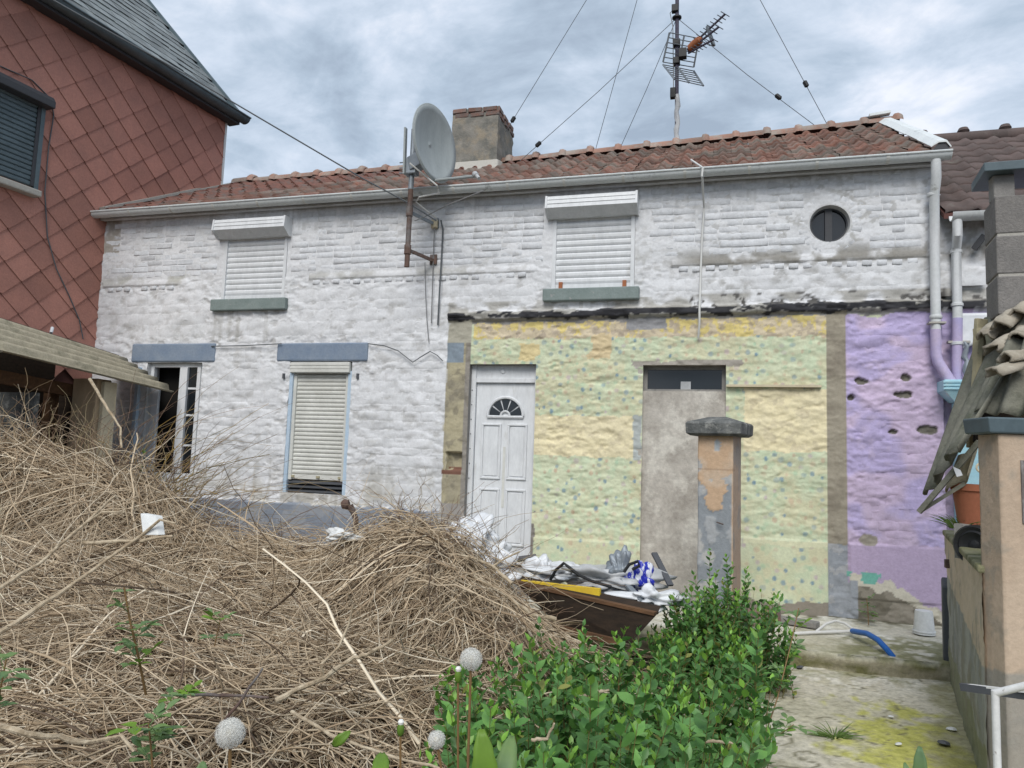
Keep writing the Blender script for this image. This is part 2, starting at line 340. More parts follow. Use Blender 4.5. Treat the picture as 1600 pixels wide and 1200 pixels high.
MAT['bright_shell'] = shell_mat()  # added see-through shell that brightens the dandelion heads

# ================================================================== SETTING
g = MB()
g.poly([(-400, -400, -0.12), (400, -400, -0.12), (400, 400, -0.12), (-400, 400, -0.12)])
tag(g.build('ground', MAT['soil']), 'bare dark soil of the yard', None, kind='structure')

# ================================================================== COTTAGE
cottage = thing('cottage', (-2.9, 0.0, 0.0), 'long low two-storey white cottage with red tiled roof and yellow and purple patches', 'house')
OPEN = dict(up1=(-5.90, -5.02, 3.23, 4.17), up2=(-1.76, -0.88, 3.235, 4.19), low1=(-6.90, -6.10, 1.05, 2.46), low2=(-4.88, -4.07, 0.95, 2.47),
            door=(-2.65, -1.90, 0.30, 2.44), infill=(-0.775, 0.045, 0.0, 2.43))
OC = (1.01, 3.82, 0.185)
LINT = [(-7.15, -5.92, 2.47, 2.70), (-5.06, -3.88, 2.475, 2.69)]
SILL = [(-6.0, -4.96, 3.09, 3.232), (-1.84, -0.82, 3.105, 3.24)]
def inrect(x, z, r, m=0.0): return (x > r[0] - m) & (x < r[1] + m) & (z > r[2] - m) & (z < r[3] + m)
def bandz(x): return 2.965 + 0.028 * (np.asarray(x) + 2.9) / 4.8

# ---- stones of the rubble wall: coursed layout
PHOLES = [(1.28, 2.27, .06, .035), (1.62, 2.15, .09, .035), (1.185, 2.11, .03, .03), (1.54, 1.80, .05, .025), (1.83, 1.82, .10, .045), (1.66, 2.30, .05, .04)]
STONES = []
_rr = random.Random(5)
z = 0.15
while z < 3.36:
    h = _rr.uniform(0.075, 0.15); x = -7.8 - _rr.random() * 0.3
    while x < 2.0:
        w = _rr.uniform(0.13, 0.40) * (0.8 + h * 2.5)
        cx, cz = x + w / 2, z + h / 2
        ok = True
        for r in list(OPEN.values()) + LINT + SILL:
            if cx + w / 2 > r[0] - 0.02 and cx - w / 2 < r[1] + 0.02 and cz + h / 2 > r[2] - 0.02 and cz - h / 2 < r[3] + 0.02: ok = False
        zone = None
        if cx < -3.0: zone = 'white' if (0.86 < cz - h / 2 and cz + h / 2 < 3.36) else None
        elif cz - h / 2 > bandz(cx) + 0.08: zone = 'white'
        elif 1.17 < cx - w / 2 and cx + w / 2 < 1.95 and 0.8 < cz and cz < 2.86: zone = 'purple'
        elif -2.62 < cx < 0.97 and 0.76 < cz < 2.86: zone = 'dots'
        if ok and zone and w > 0.1:
            STONES.append((cx, cz, w * 0.5, h * 0.54, _rr.uniform(0.001, 0.006), _rr.uniform(-0.5, 0.5), _rr.uniform(-0.9, 0.35), zone, _rr.random() * 50))
        x += w
    z += h
def rubble(x, z):      # split-face relief under the paint: wrinkled ledges
    wx = x + 0.10 * (fbm(x * 3, z * 3, 3, 140) - .5); wz = z + 0.09 * (fbm(x * 3 + 7, z * 3, 3, 141) - .5)
    r = 1 - np.abs(fbm(wx * 6.2, wz * 11.5, 4, 142) - .5) * 3.2
    lump = fbm(wx * 6.5, wz * 9, 3, 145) - .5
    pit = sst(.66, .74, fbm(x * 8, z * 17, 3, 170))
    return np.where((x > 1.15) & (z < 2.95), 1.35, 1.0) * (0.0105 * r + 0.024 * lump - 0.009 * pit + 0.014 * (fbm(x * 15, z * 26, 3, 8) - .5))
def stone_h(st, x, z):
    cx, cz, hw, hh, H, ta, tb, zone, sd = st
    a = (x - cx) / hw + 0.7 * (fbm(x * 9 + sd, z * 14, 3, 3) - 0.5); b = (z - cz) / hh + 1.1 * (fbm(x * 7, z * 12 + sd, 3, 4) - 0.5)
    e = 1 - (np.abs(a) ** 4 + np.abs(b) ** 4) ** 0.25
    p = sst(0.0, 0.16, e)
    n = fbm(x * 7 + sd, z * 16 + sd, 3, 6) - 0.5
    return p * H * np.clip(1 + ta * a * 0.6 + tb * b * 0.6 + 1.5 * n, 0.15, 2.2)
order = sorted([s_ for s_ in STONES if s_[7] != 'dots' and not (s_[0] < -3.4 and s_[1] < 0.9) and not any(abs(s_[0] - p_[0]) < s_[2] + p_[2] + .02 and abs(s_[1] - p_[1]) < s_[3] + p_[3] + .02 for p_ in PHOLES)], key=lambda s_: -(s_[2] * s_[3]))
STONE_OBJ = order[:300]; _so = set(id(s_) for s_ in STONE_OBJ)
STONE_FIELD = [s_ for s_ in STONES if id(s_) not in _so]

WHT = np.array([0.71, 0.717, 0.735])
_dr = np.random.RandomState(3)
DOTS = []
for zz in np.arange(0.2, 2.74, 0.078):
    for xx in np.arange(-2.65, 1.0, 0.085):
        if _dr.rand() < 0.80:
            DOTS.append((xx + _dr.uniform(-.03, .03), zz + _dr.uniform(-.028, .028), _dr.uniform(.017, .030), _dr.rand(), _dr.rand()))
def wall_color(x, z):
    n = x.size; c = np.tile(WHT, (n, 1))
    def put(mask, rgb):
        mask = np.clip(np.asarray(mask, float), 0, 1)[:, None]; rgb = np.asarray(rgb, float)
        c[:] = c * (1 - mask) + rgb * mask
    f1 = fbm(x * 5, z * 5, 5, 20); f2 = fbm(x * 14, z * 14, 4, 30); f3 = fbm(x * 1.2, z * 1.2, 4, 40); f4 = fbm(x * 30, z * 30, 3, 50)
    rx = x + 0.035 * (fbm(x * 9, z * 9, 4, 60) - 0.5) * 2; rz = z + 0.030 * (fbm(x * 9 + 40, z * 9, 4, 61) - 0.5) * 2
    # white paint, worn and grimy
    put(sst(0.5, 0.75, f1) * 0.45, (0.60, 0.61, 0.62))
    put(sst(0.60, 0.72, f2) * 0.5 * sst(-1.2, 0.2, x) * (z > 3.05), (0.30, 0.29, 0.27))
    put(sst(0.63, 0.75, f2) * 0.35 * sst(0.42, 0.6, f3), (0.40, 0.39, 0.35))
    put(sst(-0.7, -0.2, x) * sst(3.40, 3.47, rz) * (1 - sst(3.50, 3.66, rz)) * sst(0.36, 0.56, f1) * 0.85, (0.20, 0.185, 0.155))
    put((x < -6.3) * sst(3.42, 3.5, rz) * (1 - sst(3.54, 3.62, rz)) * sst(0.36, 0.6, f1) * 0.6, (0.28, 0.27, 0.20))
    put((x > -4.7) * (x < -2.0) * sst(3.42, 3.48, rz) * (1 - sst(3.5, 3.56, rz)) * sst(0.4, 0.6, f1) * 0.6, (0.34, 0.33, 0.29))
    put(sst(.64, .72, fbm(x * 8, z * 17, 3, 170)) * .45 * (z < 3.4), (0.38, 0.37, 0.35)); put(sst(.60, .70, fbm(x * 9, z * 26, 4, 172)) * .5 * (.35 + .65 * sst(.4, .6, f3)), (0.42, 0.41, 0.40))
    drip = sst(.5, .66, fbm(x * 16, z * 1.1, 4, 180)); put(drip * .4 * (z > 4.05), (0.42, 0.42, 0.41)); put(drip * .5 * ((inrect(x, z, (-6.0, -4.96, 2.72, 3.1))) | inrect(x, z, (-1.84, -.82, 3.03, 3.11)) | ((x < -2.95) & (z < 1.3))), (0.36, 0.35, 0.32))
    put(sst(.52, .7, f3) * .25, (0.50, 0.51, 0.52))
    put((x < -7.5) * (z > 3.9) * sst(0.3, 0.5, f1) * 0.8, (0.30, 0.27, 0.22))
    put((x < -3.0) * (1 - sst(0.75, 1.35, z)) * sst(0.4, 0.65, f1) * 0.5, (0.52, 0.48, 0.38))
    put(inrect(x, z, (-4.9, -4.05, 0.82, 0.95)) * sst(0.3, 0.5, f2) * 0.7, (0.45, 0.43, 0.39))
    put((x < -2.93) * (rz < 0.835), (0.24, 0.27, 0.32)); put((x < -2.93) * (rz < 0.835) * sst(0.5, 0.6, f1) * 0.6, (0.36, 0.37, 0.39))
    # coloured ground floor, right part
    R = (x > -2.915 + 0.012 * (f1 - .5)) & (x <= 1.97); zb = bandz(x)
    low = R & (z < zb)
    put(low, (0.60, 0.635, 0.45))
    dotz = low & (x > -2.66) & (x < 0.985) & (z < 2.75)
    put(dotz * sst(0.42, 0.62, f1) * 0.55, (0.60, 0.55, 0.36)); put(dotz * sst(0.5, 0.66, f2) * 0.4, (0.48, 0.60, 0.42))
    for dx, dz, r, k, q in (DOTS if dotz.any() else ()):
        m = np.nonzero((np.abs(x - dx) < r * 1.6) & (np.abs(z - dz) < r * 1.6) & dotz)[0]
        if len(m) == 0: continue
        smooth_low = dx > 0.1 and dz < 0.74
        col = (0.12, 0.24, 0.36) if k < (0.42 if smooth_low else 0.30) else ((0.52, 0.36, 0.26) if k < 0.62 else ((0.34, 0.52, 0.36) if k < 0.85 else (0.48, 0.34, 0.44)))
        d = np.hypot((x[m] - dx) * (0.8 + 0.5 * q), (z[m] - dz)) / r + 0.5 * (f4[m] - 0.5)
        a = (1 - sst(0.65, 1.1, d)) * (0.40 + 0.55 * q) * (0.85 if k < 0.42 else 0.65)
        a = a[:, None]; c[m] = c[m] * (1 - a) + np.array(col) * a
    cream = dotz & (((rx > -1.92) & (rx < -0.84) & (rz > 1.475) & (rz < 1.90)) | ((rx > 0.215) & (rz > 1.585) & (rz < 2.20)))
    put(cream, (0.77, 0.685, 0.45)); put(cream * sst(0.5, 0.68, f1) * 0.5, (0.69, 0.62, 0.43)); put(cream * sst(0.60, 0.70, f2) * 0.5, (0.55, 0.48, 0.34))
    put(dotz & (rx > -0.86) & (rx < -0.77) & (rz > 1.45) & (rz < 1.9), (0.42, 0.45, 0.44))
    put(low & (rx > 0.2) & (rx < 0.98) & (rz < 0.745) & (rz > 0.7), (0.66, 0.66, 0.46))
    tops = low & (rz > 2.715) & (x < 0.98) & (x > -2.62)
    put(tops, (0.62, 0.53, 0.38)); put(tops * sst(0.47, 0.51, fbm(x * 11, z * 9, 5, 75, .65) + (z - 2.8) * 0.8) * .8, (0.70, 0.57, 0.19)); put(tops * sst(0.56, 0.62, fbm(x * 18, z * 22, 4, 76)) * .8, (0.44, 0.37, 0.29))
    put(low & inrect(rx, rz, (-2.1, -1.86, 2.48, 2.66)) & (f1 > 0.46), (0.66, 0.55, 0.30)); put(low & inrect(rx, rz, (-1.35, -1.1, 2.5, 2.8)) & (f1 > 0.46), (0.64, 0.52, 0.32))
    put(low & (rz > zb - 0.085) & (x < 1.97), (0.30, 0.29, 0.28)); put(inrect(rx, rz, (-0.95, -0.55, 2.8, 2.95)), (0.30, 0.30, 0.31))
    put(low & (rz < 0.17 + 0.02 * np.sin(x * 9)) & (x < 1.0), (0.27, 0.24, 0.20))
    put(low & inrect(rx, rz, (-1.95, -1.80, 0.3, 0.75)) & (rx < -1.86 - 0.12 * np.abs(rz - 0.62)), (0.22, 0.20, 0.18))
    put(low & inrect(rx, rz, (-0.9, 0.2, 2.41, 2.47)), (0.36, 0.33, 0.29))
    # jamb left of the door
    jm = low & (x < -2.645)
    put(jm, (0.43, 0.385, 0.26)); put(jm * sst(0.45, 0.65, f1) * 0.7, (0.30, 0.27, 0.20)); put(jm * (x > -2.70) * 0.9, (0.27, 0.25, 0.23)); put(jm * sst(0.58, 0.66, f2) * 0.6, (0.20, 0.18, 0.14))
    put(jm & (z > 2.46) & (z < 2.67) & (x < -2.72), (0.24, 0.29, 0.34)); put(jm & (z > 2.67), (0.40, 0.38, 0.31)); put(jm & (rz < 0.93), (0.31, 0.29, 0.27))
    put(inrect(x, z, (-2.93, -2.70, 1.235, 1.285)), (0.17, 0.085, 0.06)); put(inrect(x, z, (-2.92, -2.7, 1.285, 1.31)) & (f2 > .5), (0.2, 0.1, 0.07))
    # grey column and purple end
    colm = low & (x > 0.97) & (x < 1.15)
    put(colm, (0.335, 0.30, 0.235)); put(colm * sst(0.45, 0.65, f1) * 0.8, (0.24, 0.21, 0.165)); put(colm & (rz < 0.74), (0.29, 0.31, 0.34)); put(colm & (rz < 0.74) & (f2 > 0.57), (0.38, 0.385, 0.40))
    pur = (x > 1.14 + 0.01 * (f1 - .5)) & (z < zb - 0.08 + 0.10 * (f1 - 0.5))
    put(pur, (0.55, 0.445, 0.60)); put(pur * sst(0.50, 0.62, fbm(x * 2.2 + 9, z * 3.2, 3, 77)) * 0.6, (0.41, 0.37, 0.64)); put(pur * sst(0.56, 0.72, f2) * 0.35, (0.56, 0.46, 0.58))
    put(pur & (rz < 0.755), (0.48, 0.385, 0.54))
    for hx, hz, hw, hh in PHOLES:
        d = np.hypot((x - hx) / hw, (z - hz) / hh) + 0.9 * (fbm(x * 16, z * 16, 3, 90) - 0.5)
        put(1 - sst(0.85, 1.0, d), (0.15, 0.14, 0.115))
    d = np.hypot((x - 1.32) / 0.09, (z - 0.79) / 0.06) + 0.8 * (f2 - .5); put(1 - sst(0.85, 1.0, d), (0.32, 0.29, 0.24))
    edge = 0.47 - 0.30 * np.clip((x - 1.25) / 0.7, 0, 1) ** 1.5 + 0.08 * (fbm(x * 10, z * 4, 4, 93) - 0.5) * 2
    put((x > 1.15) & (z < edge), (0.62, 0.58, 0.48)); put((x > 1.15) & (z < edge - 0.07 - 0.05 * f1), (0.29, 0.26, 0.21)); put((x > 1.15) & (z < edge - 0.1) & (f1 > 0.55), (0.20, 0.18, 0.14))
    put((x > 1.13) & (x < 1.42) & (np.abs(z - 0.445) < 0.05) & (f2 > 0.52), (0.18, 0.46, 0.38))
    put((x > 1.02) & (x < 1.22) & (z < 0.42) & (f1 > 0.42), (0.33, 0.35, 0.38))
    # torn black flashing line
    d = (z - zb) / 0.055 + 1.6 * (fbm(x * 7, z * 12, 4, 95) - 0.5)
    bm_ = (1 - sst(0.75, 0.95, np.abs(d))) * (x > -2.92)
    put(bm_, (0.035, 0.035, 0.04)); put(bm_ * sst(0.58, 0.64, fbm(x * 6, z * 14, 4, 96)), (0.40, 0.39, 0.36))
    up = (x > -2.92) & (z > zb + 0.03) & (z < zb + 0.16)
    put(up * sst(0.45, 0.62, f1 + 0.08 * sst(-1, 1, x)) * 0.8, (0.36, 0.345, 0.31)); put(up * (x > -0.4) * sst(0.58, 0.66, f2), (0.10, 0.095, 0.09))
    return np.clip(c, 0.01, 0.9)

def wall_height(x, z):
    h = 0.008 * (fbm(x * 10, z * 16, 5, 2) - 0.5) * 2
    low = (x > -2.91) & (z < bandz(x))
    flat = (low & (z < 0.745) & (x > 0.1) & (x < 0.97)) | (low & (x > 1.15) & (z < 0.75) & (z > 0.25)) | ((x < -2.93) & (z < 0.83)) | (low & (x > -1.9) & (x < -0.8) & (z < 0.62))
    brickz = (z > 3.49)
    h = np.where(brickz, h * 0.9 + 0.0055 + 0.006 * (fbm(x * 4, z * 7, 3, 160) - .5), h)
    rough = ~flat & ~brickz
    for st in STONE_FIELD:
        m = np.nonzero((np.abs(x - st[0]) < st[2] * 1.25) & (np.abs(z - st[1]) < st[3] * 1.35) & rough)[0]
        if len(m): h[m] = np.maximum(h[m], h[m] * 0.6 + stone_h(st, x[m], z[m]))
    h = np.where(rough, h * .5 + rubble(x, z), h)
    h = np.where(flat, h * 0.3 + 0.022, h)
    h = np.where((x < -2.93) & (z < 0.83), h + 0.03, h)
    d = (z - bandz(x)) / 0.06
    h = h + np.where(x > -2.92, (1 - sst(0.5, 1.1, np.abs(d))) * (0.025 + 0.05 * fbm(x * 6, z * 10, 3, 15)), 0)
    for a, b in ((-7.7, -6.4), (-4.7, -1.95), (-0.5, 1.95)):
        h = np.maximum(h, np.where((x > a) & (x < b), sst(3.445, 3.452, z) * (1 - sst(3.47, 3.55, z)) * 0.022, -1))
    for hx, hz, hw, hh in PHOLES:
        dd = np.hypot((x - hx) / hw, (z - hz) / hh) + 0.9 * (fbm(x * 16, z * 16, 3, 90) - 0.5); h = h - 0.035 * (1 - sst(0.75, 1.0, dd))
    h = np.where(inrect(x, z, (-2.88, -2.70, 1.285, 1.48)), h - 0.07, h)
    jm = low & (x < -2.645); h = np.where(jm & ~inrect(x, z, (-2.88, -2.70, 1.285, 1.48)), h * 0.5 + 0.006, h)
    cm = low & (x > .975) & (x < 1.145); h = np.where(cm, h * 0.7 - 0.002, h)
    return h
def wall_field(name, x0, x1, z0, z1, res, y0, parent, holes=(), circ=None):
    nx = int((x1 - x0) / res) + 1; nz = int((z1 - z0) / res) + 1
    X, Z = np.meshgrid(np.linspace(x0, x1, nx), np.linspace(z0, z1, nz)); x = X.ravel(); z = Z.ravel()
    h = wall_height(x, z); c = wall_color(x, z)
    i = np.arange(nx * nz).reshape(nz, nx)
    q = np.stack([i[:-1, :-1], i[:-1, 1:], i[1:, 1:], i[1:, :-1]], -1).reshape(-1, 4)
    cx = x[q].mean(1); cz = z[q].mean(1); keep = np.ones(len(q), bool)
    for r in holes: keep &= ~inrect(cx, cz, r)
    if circ: keep &= np.hypot(cx - circ[0], cz - circ[1]) > circ[2] + 0.004
    return mesh_np(name, np.stack([x, y0 - h, z], 1), q[keep], MAT['wall'], parent, c, smooth=True)
wall = wall_field('wall', -7.765, 1.965, -0.12, 4.34, 0.0115, 0.0, cottage, OPEN.values(), OC)

for st in STONE_OBJ:
    cx, cz, hw, hh = st[:4]
    A, B = np.meshgrid(np.linspace(-1.15, 1.15, 12), np.linspace(-1.25, 1.25, 7)); x = cx + A.ravel() * hw; zz = cz + B.ravel() * hh
    ed = ((np.abs(A) > 1.1) | (np.abs(B) > 1.2)).ravel()
    y = -(stone_h(st, x, zz) + 0.0012 + rubble(x, zz)); y[ed] += 0.0045
    i = np.arange(84).reshape(7, 12); q = np.stack([i[:-1, :-1], i[:-1, 1:], i[1:, 1:], i[1:, :-1]], -1).reshape(-1, 4)
    mesh_np('stone', np.stack([x, y, zz], 1), q, MAT['wall'], wall, wall_color(x, zz), smooth=True)

# ---- painted bricks of the upper floor
def brick_mesh(w, h, d, seed, mat, nm='brick'):
    r = random.Random(seed); j = lambda a: r.uniform(-a, a); b = 0.007
    o = [(-w / 2, 0.01, -h / 2), (w / 2, 0.01, -h / 2), (w / 2, 0.01, h / 2), (-w / 2, 0.01, h / 2)]
    e = [(-w / 2 + j(.002), -d + b, -h / 2 + j(.002)), (w / 2 + j(.002), -d + b, -h / 2 + j(.002)), (w / 2 + j(.002), -d + b, h / 2 + j(.002)), (-w / 2 + j(.002), -d + b, h / 2 + j(.002))]
    f = [(-w / 2 + b + j(.004), -d + j(.003), -h / 2 + b + j(.003)), (w / 2 - b + j(.004), -d + j(.003), -h / 2 + b + j(.003)), (w / 2 - b + j(.004), -d + j(.003), h / 2 - b + j(.003)), (-w / 2 + b + j(.004), -d + j(.003), h / 2 - b + j(.003))]
    m = MB(); m.v = o + e + f; m.f = [(8, 9, 10, 11)]
    for k in range(4):
        n_ = (k + 1) % 4; m.f += [(k, n_, 4 + n_, 4 + k), (4 + k, 4 + n_, 8 + n_, 8 + k)]
    return m
BR = [brick_mesh(0.224, 0.067, 0.0068 + 0.0016 * (k % 3), k, None) for k in range(9)]; BH = [brick_mesh(0.113, 0.067, 0.0068 + 0.0016 * (k % 3), 20 + k, None) for k in range(5)]
BRm = [m.mesh('brick', MAT['white_paint'], True) for m in BR]; BHm = [m.mesh('brick', MAT['white_paint'], True) for m in BH]
spots = []
row = 0; z = 3.585
while z < 4.28:
    x = -7.72 + (0.115 if row % 2 else 0)
    while x < 1.9:
        half = random.random() < 0.12
        w = 0.118 if half else 0.229
        cx = x + w / 2
        bad = any(cx + w / 2 > r[0] - 0.035 and cx - w / 2 < r[1] + 0.035 and z > r[2] - .06 for k_, r in OPEN.items() if k_.startswith('up')) or math.hypot((cx - OC[0]) / 1.3, z - OC[1]) < 0.30 or cx > 1.86
        if not bad: spots.append((cx, z, half, random.uniform(-.02, .02)))
        x += w
    z += 0.0735; row += 1
spots.sort(key=lambda s_: (s_[0] ** 2 + 57))
rest = MB()
for k, (cx, z, half, rot) in enumerate(spots):
    pool, src = (BHm, BH) if half else (BRm, BR); j = random.randrange(len(pool)); yy = random.uniform(-.0035, .0045)
    if k < 250:
        o = link(pool[j], 'brick', wall); o.location = (cx, yy, z); o.rotation_euler = (0, rot, 0)
    else:
        b = len(rest.v); rest.v += [(v[0] + cx, v[1] + yy, v[2] + z) for v in src[j].v]; rest.f += [tuple(b + i for i in f) for f in src[j].f]
rest.build('brickwork', MAT['white_paint'], wall, True)['kind'] = 'stuff'
DN = [brick_mesh(0.088, 0.052, 0.013 + .004 * k, 40 + k, None).mesh('dentil_brick', MAT['white_paint'], True) for k in range(3)]
for a, b in ((-7.58, -6.45), (-4.6, -2.05), (-0.38, 1.85)):
    x = a
    while x < b:
        if random.random() < .12: x += .132; continue
        o = link(random.choice(DN), 'dentil_brick', wall); o.location = (x, 0, 3.412 + random.uniform(-.006, .006)); o.rotation_euler = (0, random.uniform(-.08, .08), 0); x += 0.132
VB = brick_mesh(0.095, 0.062, 0.006, 55, None).mesh('brick', MAT['white_paint'], True)
for k in range(24):
    a = 2 * math.pi * k / 24; o = link(VB, 'brick', wall); o.location = (OC[0] + .25 * math.cos(a), 0.0, OC[1] + .25 * math.sin(a)); o.rotation_euler = (0, -a, 0)

# ---- reveals, lintels, sills
def reveal(name, r, depth, mat, parent):
    m = MB(); x0, x1, z0, z1 = r; t = 0.05
    m.box(x0 - t, x0, 0.004, depth, z0 - t, z1 + t); m.box(x1, x1 + t, 0.004, depth, z0 - t, z1 + t); m.box(x0, x1, 0.004, depth, z1, z1 + t); m.box(x0, x1, 0.004, depth, z0 - t, z0)
    return m.build(name, mat, parent)
MAT['reveal'] = M('reveal_paint', (0.62, 0.63, 0.64), (0.5, 0.5, 0.49), scale=6, rough=0.8, bump=0.3)
for k in ('up1', 'up2', 'low1', 'low2'): reveal('window_reveal', OPEN[k], 0.2, MAT['reveal'], cottage)
reveal('door_reveal', OPEN['door'], 0.2, MAT['concrete'], cottage)
for r in LINT:
    m = MB()
    nx = 14
    for i in range(nx):
        a = r[0] + (r[1] - r[0]) * i / nx; b = r[0] + (r[1] - r[0]) * (i + 1) / nx
    m.box(r[0], r[1], -0.028, 0.03, r[2], r[3]); m.build('lintel', MAT['blue_lintel'], cottage, bev=0.018)
for r in SILL: MB().box(r[0], r[1], -0.075, 0.1, r[2], r[3]).build('window_sill', MAT['green_sill'], cottage, bev=0.012)

def slat_mesh(w, h, mat):
    m = MB(); pr = [(0.004, 0), (-0.004, 0.10), (-0.011, 0.35), (-0.011, 0.72), (-0.003, 0.93), (0.004, 1.0)]
    for sx in (-w / 2, w / 2):
        for y, t in pr: m.v.append((sx, y, t * h))
    n_ = len(pr)
    for i in range(n_ - 1): m.f.append((i, n_ + i, n_ + i + 1, i + 1))
    return m.mesh('slat', mat, False)
def shutter(r, n, y, mat, parent, label, zbot=None, frame=None):
    x0, x1, z0, z1 = r
    fr = MB(); w = 0.04; fm = frame or mat
    fr.box(x0, x0 + w, y - .03, y + .04, z0, z1); fr.box(x1 - w, x1, y - .03, y + .04, z0, z1); fr.box(x0 + w, x1 - w, y + .02, y + .06, z0, z1)
    win = fr.build('roller_shutter', fm, parent); win['label'] = label
    zb = zbot if zbot else z0 + 0.06
    h = (z1 - zb) / n; me = slat_mesh(x1 - x0 - 2 * w, h, mat)
    for i in range(n):
        o = link(me, 'slat', win); o.location = ((x0 + x1) / 2, y, zb + i * h)
    MB().box(x0 + w, x1 - w, y - .014, y + .012, zb - 0.055, zb - 0.002).build('bottom_bar', mat, win)
    return win
def shutter_box(x0, x1, z1, parent):
    m = MB(); P = [(0.02, z1), (-0.15, z1 - 0.005), (-0.165, z1 - 0.045), (-0.160, z1 - 0.05), (-0.170, z1 - 0.09), (-0.164, z1 - 0.095), (-0.170, z1 - 0.135), (-0.06, z1 - 0.215), (0.02, z1 - 0.215)]
    m.prism([(x0, y, z) for y, z in P], (x1 - x0, 0, 0))
    o = m.build('shutter_box', MAT['pvc'], parent)
    for a in (x0 - 0.018, x1 - 0.004): MB().prism([(a, y - .006, z) for y, z in ((0.02, z1 + .006), (-.155, z1), (-.176, z1 - .14), (-.06, z1 - .222), (.02, z1 - .222))], (0.022, 0, 0)).build('end_cap', MAT['pvc'], o)
    return o
w1 = shutter(OPEN['up1'], 13, 0.02, MAT['pvc'], cottage, 'white roller shutter of the upper window near the red house', zbot=3.29); shutter_box(-5.96, -4.99, 4.20, cottage)
w2 = shutter(OPEN['up2'], 13, 0.02, MAT['pvc'], cottage, 'white roller shutter with rusty corner catches above the door', zbot=3.30); shutter_box(-1.80, -0.86, 4.225, cottage)
for x in (-1.66, -0.98): MB().box(x - .02, x + .02, -.012, 0.02, 3.245, 3.32).build('rusty_catch', MAT['orange'], w2)
# lower middle window: pale blue reveal, old shutter, louvre gap beneath
x0, x1, z0, z1 = OPEN['low2']
lw = shutter((x0 + .045, x1 - .045, 1.10, 2.33), 24, 0.05, MAT['pvc_old'], cottage, 'yellowed roller shutter of the ground-floor window', zbot=1.165)
for a in (x0 + .003, x1 - .045): MB().box(a, a + .042, -0.004, 0.12, z0, 2.36).build('blue_frame', MAT['pale_blue'], lw)
mb = MB(); mb.box(x0 + .02, x1 - .02, -0.035, 0.12, 2.335, 2.46).build('shutter_box', MAT['pvc_old'], lw, bev=0.008)
for k in range(3): MB().box(x0 + .02, x1 - .02, -0.041, -0.034, 2.345 + k * .04, 2.372 + k * .04).build('ridge_strip', MAT['pvc_old'], lw)
MB().box(x0, x1, 0.09, 0.15, z0, 1.11).build('louvre_panel', MAT['concrete'], lw)
for k in range(3): MB().hexa([(x0 + .04, 0.02, z0 + .01 + k * .05), (x1 - .04, 0.02, z0 + .01 + k * .05), (x1 - .04, .09, z0 + .04 + k * .05), (x0 + .04, .09, z0 + .04 + k * .05), (x0 + .04, 0.02, z0 + .022 + k * .05), (x1 - .04, 0.02, z0 + .022 + k * .05), (x1 - .04, .09, z0 + .052 + k * .05), (x0 + .04, .09, z0 + .052 + k * .05)]).build('louvre', MAT['grey_pipe'], lw)
for x in (x0 + .1, x0 + .43, x1 - .1): MB().box(x - .022, x + .022, 0.022, 0.05, 1.125, 1.15).build('latch', MAT['jamb'], lw)
for x in (-4.95, -3.99): MB().box(x - .012, x + .012, -.03, 0, 2.27, 2.33).build('hinge_pin', MAT['grey_pipe'], lw)
# lower left window, one leaf open on a dark room
x0, x1, z0, z1 = OPEN['low1']
lf = MB(); lf.box(x0, x0 + .05, .05, .11, z0, z1); lf.box(x1 - .05, x1, .05, .11, z0, z1); lf.box(x0 + .05, x1 - .05, .05, .11, z0, z0 + .06); lf.box(x0 + .05, x1 - .05, .05, .11, z1 - .05, z1)
win = lf.build('window', MAT['pvc'], cottage, bev=0.005); win['label'] = 'ground-floor window standing ajar with dark panes behind the twigs'
MB().box(-6.45, -6.34, .03, .10, z0 + .06, z1 - .05).build('casement_stile', MAT['pvc'], win, bev=.005)
MB().box(-6.20, -6.151, .035, .095, z0 + .06, z1 - .05).build('casement_stile', MAT['pvc'], win, bev=.005)
for zz in (1.45, 1.82, 2.15): MB().box(-6.338, -6.202, .06, .08, zz - .012, zz + .012).build('glazing_bar', MAT['pvc'], win)
MB().box(-6.338, -6.202, .066, .072, z0 + .06, z1 - .05).build('pane', MAT['glass'], win)
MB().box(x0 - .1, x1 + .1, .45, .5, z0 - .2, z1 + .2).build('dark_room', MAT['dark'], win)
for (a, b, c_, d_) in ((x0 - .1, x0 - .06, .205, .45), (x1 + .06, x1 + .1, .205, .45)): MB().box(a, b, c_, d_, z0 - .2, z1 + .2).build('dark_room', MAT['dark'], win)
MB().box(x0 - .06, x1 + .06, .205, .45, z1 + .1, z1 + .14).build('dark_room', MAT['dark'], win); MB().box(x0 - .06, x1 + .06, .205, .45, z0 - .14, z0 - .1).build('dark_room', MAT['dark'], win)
MB().box(-7.03, -6.985, -0.05, 0.0, 1.0, 2.4).build('blue_frame', MAT['pale_blue'], win)
MB().box(x0 + .05, x0 + .16, .03, .07, z0 + .07, z1 - .3).build('curtain', MAT['plastic_w'], win, bev=.01)
